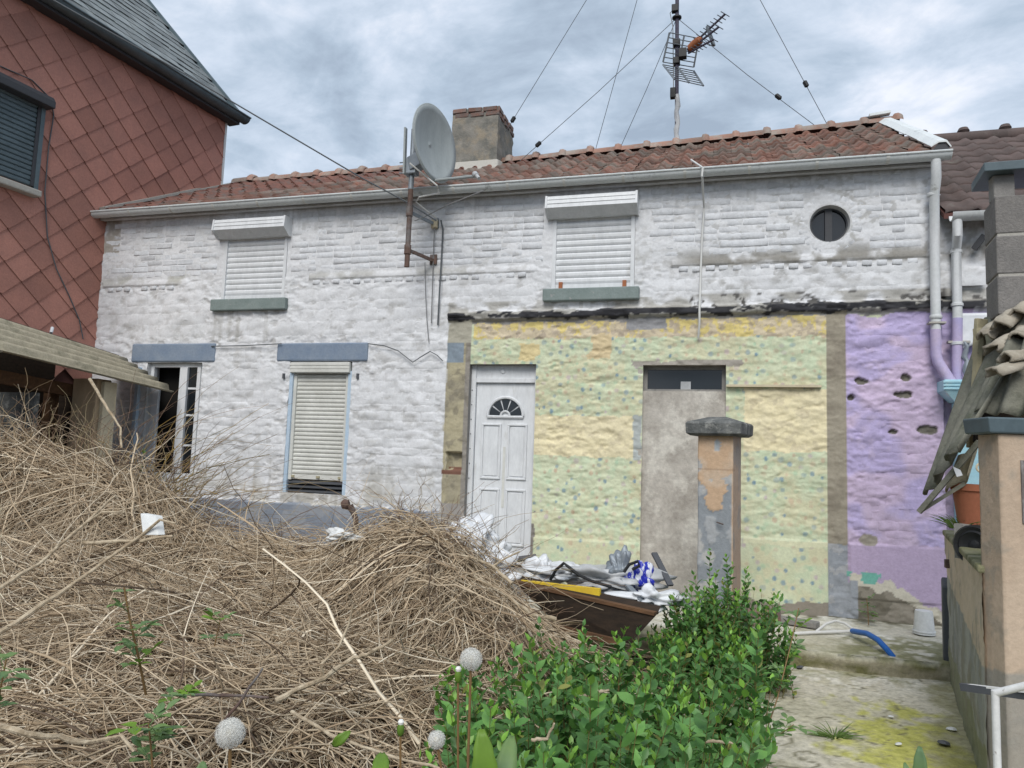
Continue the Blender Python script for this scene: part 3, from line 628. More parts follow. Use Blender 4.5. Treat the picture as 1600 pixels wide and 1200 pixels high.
# round window
ow = MB(); ow.lathe([(.185, 0.0), (.20, 0.0), (.20, .12), (.165, .12), (.165, .10), (.185, 0.0)], (OC[0], -0.006, OC[2] * 0 + OC[1]), (0, 1, 0), 40, cap=False)
oo = ow.build('round_window', MAT['reveal'], cottage, True); oo['label'] = 'round porthole window with dark glass near the right gable'
MB().lathe([(.175, 0), (.175, .01)], (OC[0], .09, OC[1]), (0, 1, 0), 36).build('pane', MAT['glass'], oo, False)
MB().box(OC[0] - .035, OC[0] + .03, .06, .088, OC[1] - .175, OC[1] + .175).build('mullion', MAT['dark_box'], oo)
rng = MB(); rng.lathe([(.172, 0), (.158, 0), (.158, .03), (.172, .03), (.172, 0)], (OC[0], .058, OC[1]), (0, 1, 0), 36, cap=False).build('frame_ring', MAT['dark_box'], oo)
# bricked-up opening with transom
inf = MB(); inf.box(-.775, .045, .03, .10, -.1, 2.165); ib = inf.build('infill_panel', MAT['render'], cottage)
reveal('opening_reveal', (-.775, .045, 0.0, 2.43), 0.2, MAT['render'], cottage)
tf = MB(); tf.box(-.775, .045, .10, .16, 2.15, 2.19); tf.box(-.775, .045, .10, .16, 2.39, 2.43); tf.box(-.775, -.735, .10, .16, 2.19, 2.39); tf.box(.005, .045, .10, .16, 2.19, 2.39)
tw = tf.build('transom_window', MAT['concrete'], cottage); tw['label'] = 'narrow transom window above the grey rendered panel'
MB().box(-.735, .005, .12, .13, 2.19, 2.39).build('pane', MAT['glass'], tw)
MB().box(-.40, -.30, .105, .118, 2.19, 2.27).build('light_strip', MAT['plastic_g'], tw)
MB().box(0.05, 0.92, -.055, -.01, 2.205, 2.228).build('cable_trunking', MAT['cardboard'], cottage)

# ---- front door
x0, x1, z0, z1 = OPEN['door']
df = MB(); df.box(x0, x0 + .055, .07, .15, z0, z1); df.box(x1 - .03, x1, .07, .15, z0, z1); df.box(x0 + .055, x1 - .03, .07, .15, 2.245, 2.295); df.box(x0 + .055, x1 - .03, .09, .15, 2.295, z1)
door = df.build('front_door', MAT['pvc'], cottage, bev=0.004); door['label'] = 'white panelled front door with a fanlight'
a, b = x0 + .058, x1 - .033
leaf = MB().box(a, b, .105, .145, z0 + .01, 2.243).build('door_leaf', MAT['pvc'], door, bev=.004)
mid = (a + b) / 2 + .01
for (pa, pb) in ((a + .075, mid - .04), (mid + .03, b - .07)):
    for (za, zb) in ((1.20, 1.80), (0.50, 1.10)):
        t = .022; m = MB()
        for (q0, q1, r0, r1) in ((pa, pb, za, za + t), (pa, pb, zb - t, zb), (pa, pa + t, za + t, zb - t), (pb - t, pb, za + t, zb - t)): m.box(q0, q1, .088, .106, r0, r1)
        m.box(pa + .035, pb - .035, .096, .106, za + .035, zb - .035); m.build('door_panel', MAT['pvc'], leaf, bev=.007)
fc = (mid - .003, 1.885); R_ = .185
arc = MB(); pts = [(fc[0] + (R_ + .015) * math.cos(t), .094, fc[1] + (R_ + .015) * math.sin(t)) for t in np.linspace(0, math.pi, 17)]
arc.tube(pts, .016, 6); arc.tube([(fc[0] - R_ - .02, .094, fc[1] - .012), (fc[0] + R_ + .02, .094, fc[1] - .012)], .016, 6)
arc.tube([(fc[0] + .05 * math.cos(t), .094, fc[1] + .05 * math.sin(t)) for t in np.linspace(0, math.pi, 9)], .012, 6)
fan = arc.build('fanlight', MAT['pvc'], leaf, True)
for k in range(5):
    t0 = math.pi * k / 5 + .05; t1 = math.pi * (k + 1) / 5 - .05; m = MB()
    ps = [(fc[0] + R_ * .98 * math.cos(t), .0985, fc[1] + R_ * .98 * math.sin(t)) for t in np.linspace(t0, t1, 6)] + [(fc[0] + .06 * math.cos(t), .0985, fc[1] + .06 * math.sin(t)) for t in np.linspace(t1, t0, 3)]
    m.prism(ps, (0, .006, 0)); m.build('fan_pane', MAT['glass'], leaf)
MB().lathe([(.001, -.012), (.022, -.010), (.028, 0)], ((x0 + x1) / 2 - .02, .088, 2.37), (0, 1, 0), 12).build('round_lamp', MAT['pvc'], door, True)  # small round lamp on the panel above the door
MB().box(mid - .016, mid + .012, .1015, .1045, .90, 1.55).build('tape_strip', MAT['pvc_old'], leaf)
m = MB()
for k in range(12):
    for xx in (x0 + .016,): m.lathe([(.006, 0), (.006, .01)], (xx, .064, z0 + .1 + k * .16), (0, 1, 0), 6)
m.build('frame_screw', MAT['grey_pipe'], door)
MB().box(x0 - .1, x1 + .1, -.28, .16, 0.05, z0).build('door_step', MAT['concrete'], cottage, bev=.02)

# ---- roof
EY, EZ, RY = -0.13, 4.385, 2.2
def ridgez(x): return 5.60 + (0.025 * (x + 3.0) if x > -3 else 0.004 * (-3 - x))
rb = MB()
for x in np.linspace(-7.6, 2.0, 9)[:-1]:
    xb = x + 9.6 / 8
    rb.poly([(x, EY + .03, EZ - .05), (xb, EY + .03, EZ - .05), (xb, RY, ridgez(xb) - .06), (x, RY, ridgez(x) - .06)])
    rb.poly([(x, RY, ridgez(x) - .06), (xb, RY, ridgez(xb) - .06), (xb, 4.6, 4.3), (x, 4.6, 4.3)])
roof = rb.build('roof', MAT['under_shingle'], cottage)
MB().box(-7.7, 1.94, .25, 4.5, -.1, 4.3).build('inner_walls', MAT['dark'], cottage)
gab = MB(); gab.prism([(1.93, 0.02, 4.2), (1.93, 4.4, 4.2), (1.93, RY, ridgez(1.95) - .1)], (0.03, 0, 0)); gab.build('gable', MAT['wall'] if False else MAT['render'], cottage)
TW = 0.205
def tile_geo(seed):
    r = random.Random(seed); nn = 8; V = []
    hh = [0.040 * max(0, math.cos(2 * math.pi * (i / nn - 0.5))) ** 1.1 + 0.004 * r.uniform(-1, 1) for i in range(nn + 1)]
    for v, up in ((-0.012, -0.006), (-0.012, 0.030), (0.33, 0.006)):
        for i in range(nn + 1): V.append((i / nn * TW - TW / 2, v + (0.008 * (hh[i] / .04) if v < 0 else 0), hh[i] + up))
    Fc = []
    for j in range(2):
        for i in range(nn): a = j * (nn + 1) + i; Fc.append((a, a + 1, a + nn + 2, a + nn + 1))
    return V, Fc
TG = [tile_geo(k) for k in range(5)]; TM = []
for V, Fc in TG:
    m = MB(); m.v = V; m.f = Fc; TM.append(m.mesh('tile', MAT['tile'], True))
place = []
for c_ in range(47):
    x = 1.84 - c_ * TW
    sl = math.hypot(RY - EY, ridgez(x) - EZ); ang = math.atan2(ridgez(x) - EZ, RY - EY)
    for r_ in range(9):
        v = r_ * 0.297
        if x - TW / 2 < -7.75 + .0955 * (EY + v * math.cos(ang)) + .02: continue
        place.append((x, EY + v * math.cos(ang), EZ + v * math.sin(ang), ang))
place.sort(key=lambda p: (p[0] - CAM[0]) ** 2 + (p[1] - CAM[1]) ** 2 + (p[2] - CAM[2]) ** 2)
rest = MB()
for k, (x, y, z, ang) in enumerate(place):
    j = random.randrange(5); rot = Matrix.Translation((x + random.uniform(-.006, .006), y + random.uniform(-.012, .012), z + random.uniform(-.004, .004))) @ Matrix.Rotation(ang + random.uniform(-.012, .012), 4, 'X') @ Matrix.Rotation(random.uniform(-.02, .02), 4, 'Z')
    if k < 300:
        o = link(TM[j], 'tile', roof); o.matrix_basis = rot
    else:
        b = len(rest.v); rest.v += [tuple(rot @ Vector(v)) for v in TG[j][0]]; rest.f += [tuple(b + i for i in f) for f in TG[j][1]]
MAT['tile_rest'] = M('clay_tile_far', (0.23, 0.105, 0.078), (0.15, 0.078, 0.062), scale=6, rough=0.85, bump=0.4, bscale=50, c3=(0.16, 0.13, 0.115), s3=3, t3=(0.48, 0.66), fine=0.15)
rest.build('far_tiles', MAT['tile_rest'], roof, True)['kind'] = 'stuff'
def ridge_geo():
    m = MB(); nn = 7
    for v, r in ((0, .105), (.30, .11), (.312, .14), (.355, .145), (.395, .125), (.40, .105)):
        for i in range(nn): a = math.pi * i / (nn - 1); m.v.append((v, -r * 1.1 * math.cos(a), r * math.sin(a) * .95 - .03))
    for j in range(5):
        for i in range(nn - 1): a = j * nn + i; m.f.append((a, a + 1, a + nn + 1, a + nn))
    return m.mesh('ridge_tile', MAT['ridge'], True)
RG = ridge_geo(); x = -7.5
while x < 1.75:
    o = link(RG, 'ridge_tile', roof); o.location = (x, RY, ridgez(x) + .03 + random.uniform(-.008, .008)); o.rotation_euler = (random.uniform(-.03, .03), -.024 if x > -3 else 0.0, random.uniform(-.03, .03)); x += .385
vg = MB(); n_ = 6
for k in range(5):
    t0, t1 = k / 5 - .004, (k + 1) / 5; z_ = lambda t: EZ + (ridgez(1.9) - EZ) * t; y_ = lambda t: EY - .05 + (RY - EY + .05) * t
    a, b = (y_(t0), z_(t0)), (y_(t1), z_(t1))
    m = MB(); pr = [(1.86, .075), (1.93, .12), (2.0, .12), (2.035, .06), (2.03, .05), (1.99, .105), (1.93, .105), (1.865, .065)]
    m.v = [(x, a[0], a[1] + h + .004 * (k % 2)) for x, h in pr] + [(x, b[0], b[1] + h + .004 * (k % 2)) for x, h in pr]
    for i in range(8): j = (i + 1) % 8; m.f.append((i, j, 8 + j, 8 + i))
    m.f += [tuple(range(8)), tuple(range(15, 7, -1))]; m.build('verge_flashing', MAT['gutter'], roof)
MB().prism([(1.86, EY - .045, EZ + .0), (2.02, EY - .045, EZ - .02), (2.02, EY - .045, EZ + .06), (1.97, EY - .045, EZ + .11), (1.93, EY - .045, EZ + .10)], (0, .03, 0)).build('verge_end', MAT['dark_box'], roof)
MB().box(1.70, 1.80, RY - .05, RY + .05, ridgez(1.7) + .02, ridgez(1.7) + .13).build('ridge_end', MAT['dark_box'], roof)
MB().bar((1.76, RY - .06, ridgez(1.8) + .12), (2.0, RY - .06, ridgez(2.) + .14), .10, .03).build('ridge_cap', MAT['gutter'], roof)
fl = MB()
for k in range(6):
    t = k / 6; t2 = (k + 1) / 6; f_ = lambda t, o_: (-7.75 + .0955 * (EY + (RY - EY) * t) + o_, EY + (RY - EY) * t, EZ + (5.6 - EZ) * t)
    p, q = Vector(f_(t, .03)), Vector(f_(t2, .03)); up = Vector((0, 0, .05 + .03 * random.random()))
    fl.bar(p + up, q + up, .18, .035)
fl.build('side_flashing', MAT['mortar'], roof)
# gutter
gm = MB(); sec = [(-.064 * math.cos(a), -.062 * math.sin(a)) for a in np.linspace(0, math.pi, 9)]; secs = [(y, z) for y, z in sec] + [(y * .9, z * .9) for y, z in reversed(sec)]
gy, gz = -.175, 4.378
gm.prism([(-7.80, gy + y, gz + z) for y, z in secs], (9.83, 0, 0))
gut = gm.build('gutter', MAT['gutter'], cottage, True)
gm = MB(); gm.tube([(-7.80, gy - .067, gz + .003), (2.03, gy - .067, gz + .003)], .010, 6); gm.build('gutter_bead', MAT['gutter'], gut)
x = -7.2
while x < 1.9:
    MB().prism([(x, gy + y * 1.06, gz + z * 1.06) for y, z in secs], (.028, 0, 0)).build('gutter_joint', MAT['pvc_old'], gut); x += .62
MB().box(-7.76, 1.96, -.09, -.03, 4.315, 4.36).build('eave_board', MAT['reveal'], cottage)
# downpipe at the right corner
dp = MB(); dp.tube([(1.905, -.175, 4.32), (1.905, -.175, 4.15), (1.905, -.10, 4.02), (1.90, -.09, 3.4), (1.892, -.09, 2.50), (1.905, -.10, 2.44), (2.005, -.13, 2.24)], .044, 12, True)
MAT['pipe_w'] = M('painted_pipe', (0.66, 0.67, 0.68), (0.58, 0.60, 0.60), scale=3, rough=0.5, c3=(0.36, 0.36, 0.34), s3=8, t3=(0.64, 0.72))
dpo = dp.build('downpipe', MAT['pipe_w'], cottage, True); dpo['label'] = 'white downpipe at the right corner with a lilac lower end'
MAT['pipe_p'] = M('lilac_pipe', (0.40, 0.36, 0.58), (0.50, 0.42, 0.58), scale=5, rough=0.6)
MB().tube([(1.8925, -.09, 2.74), (1.892, -.09, 2.50), (1.905, -.10, 2.44), (2.005, -.13, 2.24)], .0465, 12).build('painted_sleeve', MAT['pipe_p'], dpo, True)
for zz in (4.0, 2.84): MB().lathe([(.05, 0), (.054, .005), (.054, .03), (.05, .035)], (1.897, -.09, zz), (0, 0, 1), 12).build('pipe_collar', MAT['pipe_w'], dpo, True)
MB().bar((1.83, -.09, 2.80), (1.97, -.09, 2.80), .10, .016).build('pipe_bracket', MAT['mortar'], dpo)

# ---- chimney
ch = MB(); x0, x1, y0, y1, za, zb = -3.71, -3.03, 1.88, 2.66, 5.2, 6.26
cv = []; nn = 16
def chpt(u, zt):
    P = [(x0, y0), (x1, y0), (x1, y1), (x0, y1)]; k = int(u) % 4; f_ = u - int(u); a, b = P[k], P[(k + 1) % 4]
    return a[0] + (b[0] - a[0]) * f_, a[1] + (b[1] - a[1]) * f_
for j in range(nn + 1):
    zt = za + (zb - za) * j / nn; fl_ = .0 if j > 5 else .012 * (5 - j)
    for i in range(32):
        px, py = chpt(i / 8, zt); cx, cy = (x0 + x1) / 2, (y0 + y1) / 2; k_ = 1 + fl_ * 2 + .05 * (random.random() - .5)
        ch.v.append((cx + (px - cx) * k_, cy + (py - cy) * k_, zt))
for j in range(nn):
    for i in range(32): a = j * 32 + i; b = j * 32 + (i + 1) % 32; ch.f.append((a, b, b + 32, a + 32))
ch.f.append(tuple(nn * 32 + i for i in range(32)))
chim = ch.build('chimney', MAT['chimney'], cottage, True); chim['label'] = 'squat grey chimney stack with worn red bricks at the top'
CBm = [brick_mesh(.20, .064, .012, 70 + k, None).mesh('brick', MAT['red_brick'], False) for k in range(3)]
for c_ in range(1, 3):
    zz = 6.17 + c_ * .072
    for (ax, ay, dx, dy, L_, rz) in ((x0, y0, 1, 0, x1 - x0, 0), (x1, y0, 0, 1, y1 - y0, math.pi / 2), (x0, y0, 0, 1, y1 - y0, -math.pi / 2)):
        for i in range(3):
            t = (i + .5 + (.12 if c_ % 2 else -.05)) * L_ / 3
            if c_ == 0 and random.random() < .4: continue
            o = link(random.choice(CBm), 'brick', chim); o.location = (ax + dx * t, ay + dy * t, zz + random.uniform(-.004, .004)); o.rotation_euler = (0, random.uniform(-.03, .03), rz)
MB().box(x0 + .012, x1 - .012, y0 + .012, y1 - .012, 6.2, 6.345).build('chimney_core', MAT['chimney'], chim)
MB().hexa([(x0 - .05, y0 - .22, 5.33), (x1 + .08, y0 - .22, 5.33), (x1 + .08, y1, 5.5), (x0 - .05, y1, 5.5), (x0 - .02, y0 - .01, 5.56), (x1 + .02, y0 - .01, 5.56), (x1 + .02, y1, 5.75), (x0 - .02, y1, 5.75)]).build('cement_skirt', MAT['mortar'], chim, bev=.02)

# ================================================================== RED SHINGLED HOUSE (left)
RU = np.array([0.09547608, 0.99543172]); RP = np.array([-7.762, 0.0])
RN = np.array([RU[1], -RU[0]])      # outward normal (towards +x)
def red(s, z, off=0.0):
    p = RP + RU * s + RN * off; return Vector((p[0], p[1], z))
rh = thing('red_house', tuple(red(-3, 0)), 'tall neighbouring house clad in red diamond shingles with a slate roof', 'house')
S0, S1, EAVE = -6.5, 1.95, 6.56
m = MB(); m.hexa([red(S0, -.12, -5), red(S0, -.12, -.02), red(S1, -.12, -.02), red(S1, -.12, -5), red(S0, EAVE, -5), red(S0, EAVE, -.02), red(S1, EAVE, -.02), red(S1, EAVE, -5)])
rwall = m.build('wall', MAT['under_shingle'], rh)
WS = (-1.95, -1.03, 4.42, 5.42)      # window on the red wall (s0,s1,z0,z1)
HA, HB = 0.2165, 0.189
def diamond(clip):
    pts = [(-HA, 0), (0, -HB), (HA, 0), (0, HB)]
    return pts
dm = MB(); k_ = 1.0
# local: x along wall, y outward negative, z up; top tucked in, bottom proud; bottom tip slightly cut
q = [(-HA * .995, 0), (-.012, -HB * .97), (.012, -HB * .97), (HA * .995, 0), (.02, HB), (-.02, HB)]
yo = lambda zz: -(0.010 - 0.022 * (zz / HB))*.5 - 0.004
dm.v = [(x, yo(z) - .007, z) for x, z in q] + [(x, yo(z), z) for x, z in q]
dm.f = [(0, 1, 2, 3, 4, 5)] + [(i, 6 + i, 6 + (i + 1) % 6, (i + 1) % 6) for i in range(6)]
DM = dm.mesh('shingle', MAT['shingle'])
def clip_poly(poly, s0, s1, z0, z1):
    def cl(P, ax, v, sgn):
        o_ = []
        for i in range(len(P)):
            a, b = P[i], P[(i + 1) % len(P)]; da, db = sgn * (a[ax] - v), sgn * (b[ax] - v)
            if da >= 0: o_.append(a)
            if da * db < 0: t = da / (da - db); o_.append((a[0] + (b[0] - a[0]) * t, a[1] + (b[1] - a[1]) * t))
        return o_
    for ax, v, sg in ((0, s0, 1), (0, s1, -1), (1, z0, 1), (1, z1, -1)):
        if len(poly) < 3: return []
        poly = cl(poly, ax, v, sg)
    return poly if len(poly) >= 3 else []
rotw = math.atan2(RU[1], RU[0])
nsh = 0
for j in range(-18, 8):
    for i in range(-9, 14):
        if (i + j) % 2: continue
        s_, z_ = -0.605 + HA * i, 5.55 - HB + HB * j
        if s_ > S1 + HA or z_ > EAVE + HB or s_ < -2.4 or z_ < 2.2: continue
        # cut out the window
        if WS[0] + .22 < s_ < WS[1] - .22 and WS[2] + .2 < z_ < WS[3] - .2: continue
        inside = s_ + HA <= S1 and z_ + HB <= EAVE
        if inside:
            o = link(DM, 'shingle', rwall); o.location = red(s_, z_); o.rotation_euler = (random.uniform(-.006, .006), random.uniform(-.012, .012), rotw)
        else:
            pl = clip_poly([(s_ + x, z_ + z) for x, z in q], S0, S1, 0, EAVE)
            if len(pl) < 3: continue
            MB().prism([red(a, b, -yo(b - z_) + .003) for a, b in pl], tuple(red(0, 0, -.006) - red(0, 0, 0))).build('shingle', MAT['shingle'], rwall)
        nsh += 1
# corner strip, window with dark roller shutter
m = MB(); m.hexa([red(S1 - .01, -.1, -.1), red(S1 - .01, -.1, .02), red(S1 + .03, -.1, .02), red(S1 + .03, -.1, -.1), red(S1 - .01, EAVE, -.1), red(S1 - .01, EAVE, .02), red(S1 + .03, EAVE, .02), red(S1 + .03, EAVE, -.1)])
m.build('corner_strip', MAT['gutter'], rh)
def rbox(s0, s1, o0, o1, z0, z1):
    o1 += .03; o0 += .0 if o0 < 0 else .03
    return [red(s0, z0, o0), red(s1, z0, o0), red(s1, z0, o1), red(s0, z0, o1), red(s0, z1, o0), red(s1, z1, o0), red(s1, z1, o1), red(s0, z1, o1)]
s0, s1, z0, z1 = WS
m = MB(); m.hexa(rbox(s0 - .04, s0, -.02, .035, z0 - .04, z1)); m.hexa(rbox(s1, s1 + .05, -.02, .035, z0 - .04, z1)); m.hexa(rbox(s0, s1, -.02, .0, z0, z1))
rw = m.build('window', MAT['zinc'], rh); rw['label'] = 'upper window with a dark closed roller shutter'
m = MB(); m.hexa(rbox(s0 - .06, s1 + .06, -.01, .10, z0 - .12, z0 - .04)); m.build('window_sill', MAT['mortar'], rw, bev=.015)
m = MB(); bx = [(0.0, z1 + .13), (.15, z1 + .11), (.19, z1 + .05), (.19, z1 - .03), (0.0, z1 - .03)]
m.prism([red(s0 - .10, z, o) for o, z in bx], tuple(red(s1 + .08, 0) - red(s0 - .10, 0))); m.build('shutter_box', MAT['dark_box'], rw, bev=.01)
ns = 17; hh = (z1 - z0) / ns
for i in range(ns):
    m = MB(); zz = z0 + i * hh; m.prism([red(s0 + .04, z, o) for o, z in ((0.032, zz), (.046, zz + .2 * hh), (.048, zz + .75 * hh), (.032, zz + hh * .97))], tuple(red(s1 - .04, 0) - red(s0 + .04, 0))); m.build('slat', MAT['zinc'], rw)
for ga, gb in ((s1 - .04, s1), (s0, s0 + .04)): MB().hexa(rbox(ga, gb, .001, .03, z0, z1)).build('guide_rail', MAT['dark_box'], rw)
# eave: soffit, gutter, roof with slates
m = MB(); m.hexa(rbox(S0, S1 + .12, -.02, .15, EAVE - .02, EAVE + .03)); m.build('soffit', MAT['dark_box'], rh)
sec = [(.10 * math.cos(a), -.085 * math.sin(a)) for a in np.linspace(0, math.pi, 9)]
m = MB(); m.prism([red(S0, EAVE + .10 + z, .22 + o) for o, z in sec] + [red(S0, EAVE + .105 + z * .88, .22 + o * .88) for o, z in reversed(sec)], tuple(red(S1 + .20, 0) - red(S0, 0))); rg = m.build('gutter', MAT['zinc'], rh, True)
m = MB(); m.tube([red(S0, EAVE + .105, .325), red(S1 + .20, EAVE + .105, .325)], .014, 6); m.build('gutter_bead', MAT['zinc'], rg)
SLP = math.radians(47)
def rr_(s, v, up=0.0):      # point on the slate roof; v up-slope distance from the eave edge
    return red(s, EAVE + .10 + v * math.sin(SLP) + up * math.cos(SLP), .18 - v * math.cos(SLP) + up * math.sin(SLP))
m = MB(); m.hexa([rr_(S0, 0, -.06), rr_(S1 + .15, 0, -.06), rr_(S1 + .15, 5, -.06), rr_(S0, 5, -.06), rr_(S0, 0, -.01), rr_(S1 + .15, 0, -.01), rr_(S1 + .15, 5, -.01), rr_(S0, 5, -.01)])
rroof = m.build('roof', MAT['zinc'], rh)
sw, sh = .31, .25
MT = MB(); MT.hexa([(-sw * .485, -.01, 0.010), (sw * .485, -.01, 0.010), (sw * .485, .40, -.008), (-sw * .485, .40, -.008), (-sw * .485, -.01, .020), (sw * .485, -.01, .020), (sw * .485, .40, 0), (-sw * .485, .40, 0)]); SLm = MT.mesh('slate', MAT['slate'])
ux = (red(1, 0) - red(0, 0)); vx = (rr_(0, 1) - rr_(0, 0)); nx_ = ux.cross(vx)
for r_ in range(13):
    for c_ in range(20):
        s_ = S1 + .13 - sw * (c_ + (.5 if r_ % 2 else 0)) - .1
        if s_ - sw / 2 < -2.9 + r_ * .1: continue
        p = rr_(s_, r_ * sh); rot = Matrix(((ux.x, vx.x, nx_.x, p.x), (ux.y, vx.y, nx_.y, p.y), (ux.z, vx.z, nx_.z, p.z), (0, 0, 0, 1)))
        o = link(SLm, 'slate', rroof); o.matrix_basis = rot @ Matrix.Translation((random.uniform(-.008, .008), random.uniform(-.02, .02), random.uniform(0, .006))) @ Matrix.Rotation(random.uniform(-.03, .03), 4, 'Z') @ Matrix.Rotation(random.uniform(-.025, .025), 4, 'X')
m = MB(); m.bar(rr_(S1 + .17, -.02, .0), rr_(S1 + .17, 5, .0), .04, .10); m.build('verge', MAT['zinc'], rroof)
m = MB(); m.hexa([red(S1 - .02, EAVE - .05, -5), red(S1 - .02, EAVE - .05, -.02), red(S1, EAVE - .05, -.02), red(S1, EAVE - .05, -5), red(S1 - .02, EAVE + 4.6, -4.6), red(S1 - .02, EAVE + .1, -.02), red(S1, EAVE + .1, -.02), red(S1, EAVE + 4.6, -4.6)]); m.build('gable', MAT['shingle'], rh)
# cable hanging down the red wall
def redpx(px, py, off=.03):
    d = ray(px, py); n_ = RN; t = ((RP + RN * off - CAM[:2]) @ n_) / (d[:2] @ n_); return CAM + d * t
m = MB(); m.tube([redpx(*p) for p in ((0, 103), (50, 125), (80, 155), (84, 180), (76, 230), (70, 300), (74, 370), (88, 420), (108, 462), (124, 500), (130, 530))], .007, 6)
tag(m.build('wall_cable', MAT['wire'], None, True), 'dark cable dangling down the red shingled wall', 'cable')

# ================================================================== RIGHT NEIGHBOUR
nh = thing('neighbour_house', (3.2, 0.06, 0), 'lower house on the right with brown tiled roof and cut-off white wall', 'house')
nwall = wall_field('wall', 1.97, 4.6, -0.12, 3.90, 0.02, 0.055, nh)
nb = MB(); nb.box(1.98, 4.6, .3, 4.5, -.1, 3.7); nb.build('inner_walls', MAT['dark'], nh)
nry, nrz, ney, nez = 2.3, 5.5, -.10, 3.84
nb = MB(); nb.hexa([(1.98, ney, nez - .06), (4.8, ney, nez - .06), (4.8, nry, nrz - .06), (1.98, nry, nrz - .06), (1.98, ney, nez - .01), (4.8, ney, nez - .01), (4.8, nry, nrz - .01), (1.98, nry, nrz - .01)])
nroof = nb.build('roof', MAT['under_shingle'], nh)
m = MB(); NW = .30; nn = 8; prof = [0, .012, .014, .012, .006, .01, .032, .04, .012]
for v, up in ((-.01, -.008), (-.01, .026), (.36, .004)):
    for i in range(nn + 1): m.v.append((i / nn * NW - NW / 2, v + (.02 * math.sin(i / nn * 6.28) if v < 0 else 0), prof[i] + up))
for j in range(2):
    for i in range(nn): a = j * (nn + 1) + i; m.f.append((a, a + 1, a + nn + 2, a + nn + 1))
NT = m.mesh('tile', MAT['brown_tile'], True); an = math.atan2(nrz - nez, nry - ney); SLn = math.hypot(nrz - nez, nry - ney)
for c_ in range(8):
    for r_ in range(int(SLn / .29) + 1):
        v = r_ * .285
        if v > SLn - .1: continue
        o = link(NT, 'tile', nroof); o.matrix_basis = Matrix.Translation((2.14 + c_ * NW, ney + v * math.cos(an), nez + v * math.sin(an))) @ Matrix.Rotation(an, 4, 'X') @ Matrix.Rotation(random.uniform(-.015, .015), 4, 'Z')
for k in range(6):
    MB().tube([(1.95 + k * .45, nry, nrz + .02), (2.40 + k * .45, nry, nrz + .02)], .09, 10).build('ridge_tile', MAT['brown_tile'], nroof, True)
    MB().lathe([(.05, 0), (.07, .03), (.05, .07), (.01, .085)], (2.40 + k * .45, nry, nrz + .09), (0, 0, 1), 10).build('ridge_knob', MAT['brown_tile'], nroof, True)
gm = MB(); sec = [(-.07 * math.cos(a), -.07 * math.sin(a)) for a in np.linspace(0, math.pi, 9)]; secs2 = [(y, z) for y, z in sec] + [(y * .9, z * .9) for y, z in reversed(sec)]
gm.prism([(2.02, -.17 + y, 3.80 + z) for y, z in secs2], (2.6, 0, 0)); ng = gm.build('gutter', MAT['pipe_w'], nh, True)
MB().prism([(2.30, -.17 + y * 1.06, 3.80 + z * 1.06) for y, z in secs2], (.02, 0, 0)).build('gutter_joint', MAT['pvc_old'], ng)
m = MB(); m.tube([(2.07, -.17, 3.74), (2.07, -.17, 3.60), (2.085, -.06, 3.50), (2.085, -.05, 2.9), (2.065, -.05, 2.25)], .042, 12); npipe = m.build('downpipe', MAT['pipe_w'], nh, True)
MB().tube([(2.0835, -.05, 2.85), (2.065, -.05, 2.25)], .0445, 12).build('painted_sleeve', MAT['pipe_p'], npipe, True)
for zz in (3.46, 2.96, 2.60): MB().lathe([(.046, 0), (.052, .004), (.052, .028), (.046, .032)], (2.085 - (.008 if zz < 2.7 else 0), -.05, zz), (0, 0, 1), 12).build('pipe_collar', MAT['pipe_w'], npipe, True)
MB().bar((2.0, -.04, 2.63), (2.18, -.04, 2.63), .06, .02).build('pipe_bracket', MAT['mortar'], npipe)
MB().hexa([(1.99, -.03, 3.80), (2.12, -.02, 3.80), (2.20, .3, 4.02), (2.0, .3, 4.05), (1.99, -.03, 3.82), (2.12, -.02, 3.82), (2.20, .3, 4.04), (2.0, .3, 4.2)]).build('valley_flashing', MAT['plastic_g'], nroof)
MB().bar((2.24, -.03, 3.50), (2.32, -.06, 3.62), .03, .05).build('wall_hook', MAT['dark_box'], nh)
# white sheet pinned on the neighbour's wall
X, Z = np.meshgrid(np.linspace(2.10, 2.48, 12), np.linspace(2.60, 2.90, 12)); x = X.ravel(); zz = Z.ravel()
y = -.02 - .03 * fbm(x * 14, zz * 14, 3, 5); zz = zz + .03 * np.sin(x * 20) * (zz < 2.65)
i = np.arange(144).reshape(12, 12); qd = np.stack([i[:-1, :-1], i[:-1, 1:], i[1:, 1:], i[1:, :-1]], -1).reshape(-1, 4)
o = mesh_np('plastic_sheet', np.stack([x, y, zz], 1), qd, MAT['plastic_w'], None, smooth=True); sm = o.modifiers.new('thickness', 'SOLIDIFY'); sm.thickness = .004
tag(o, 'crumpled white plastic sheet hung on the wall beside the right downpipe', 'sheet')
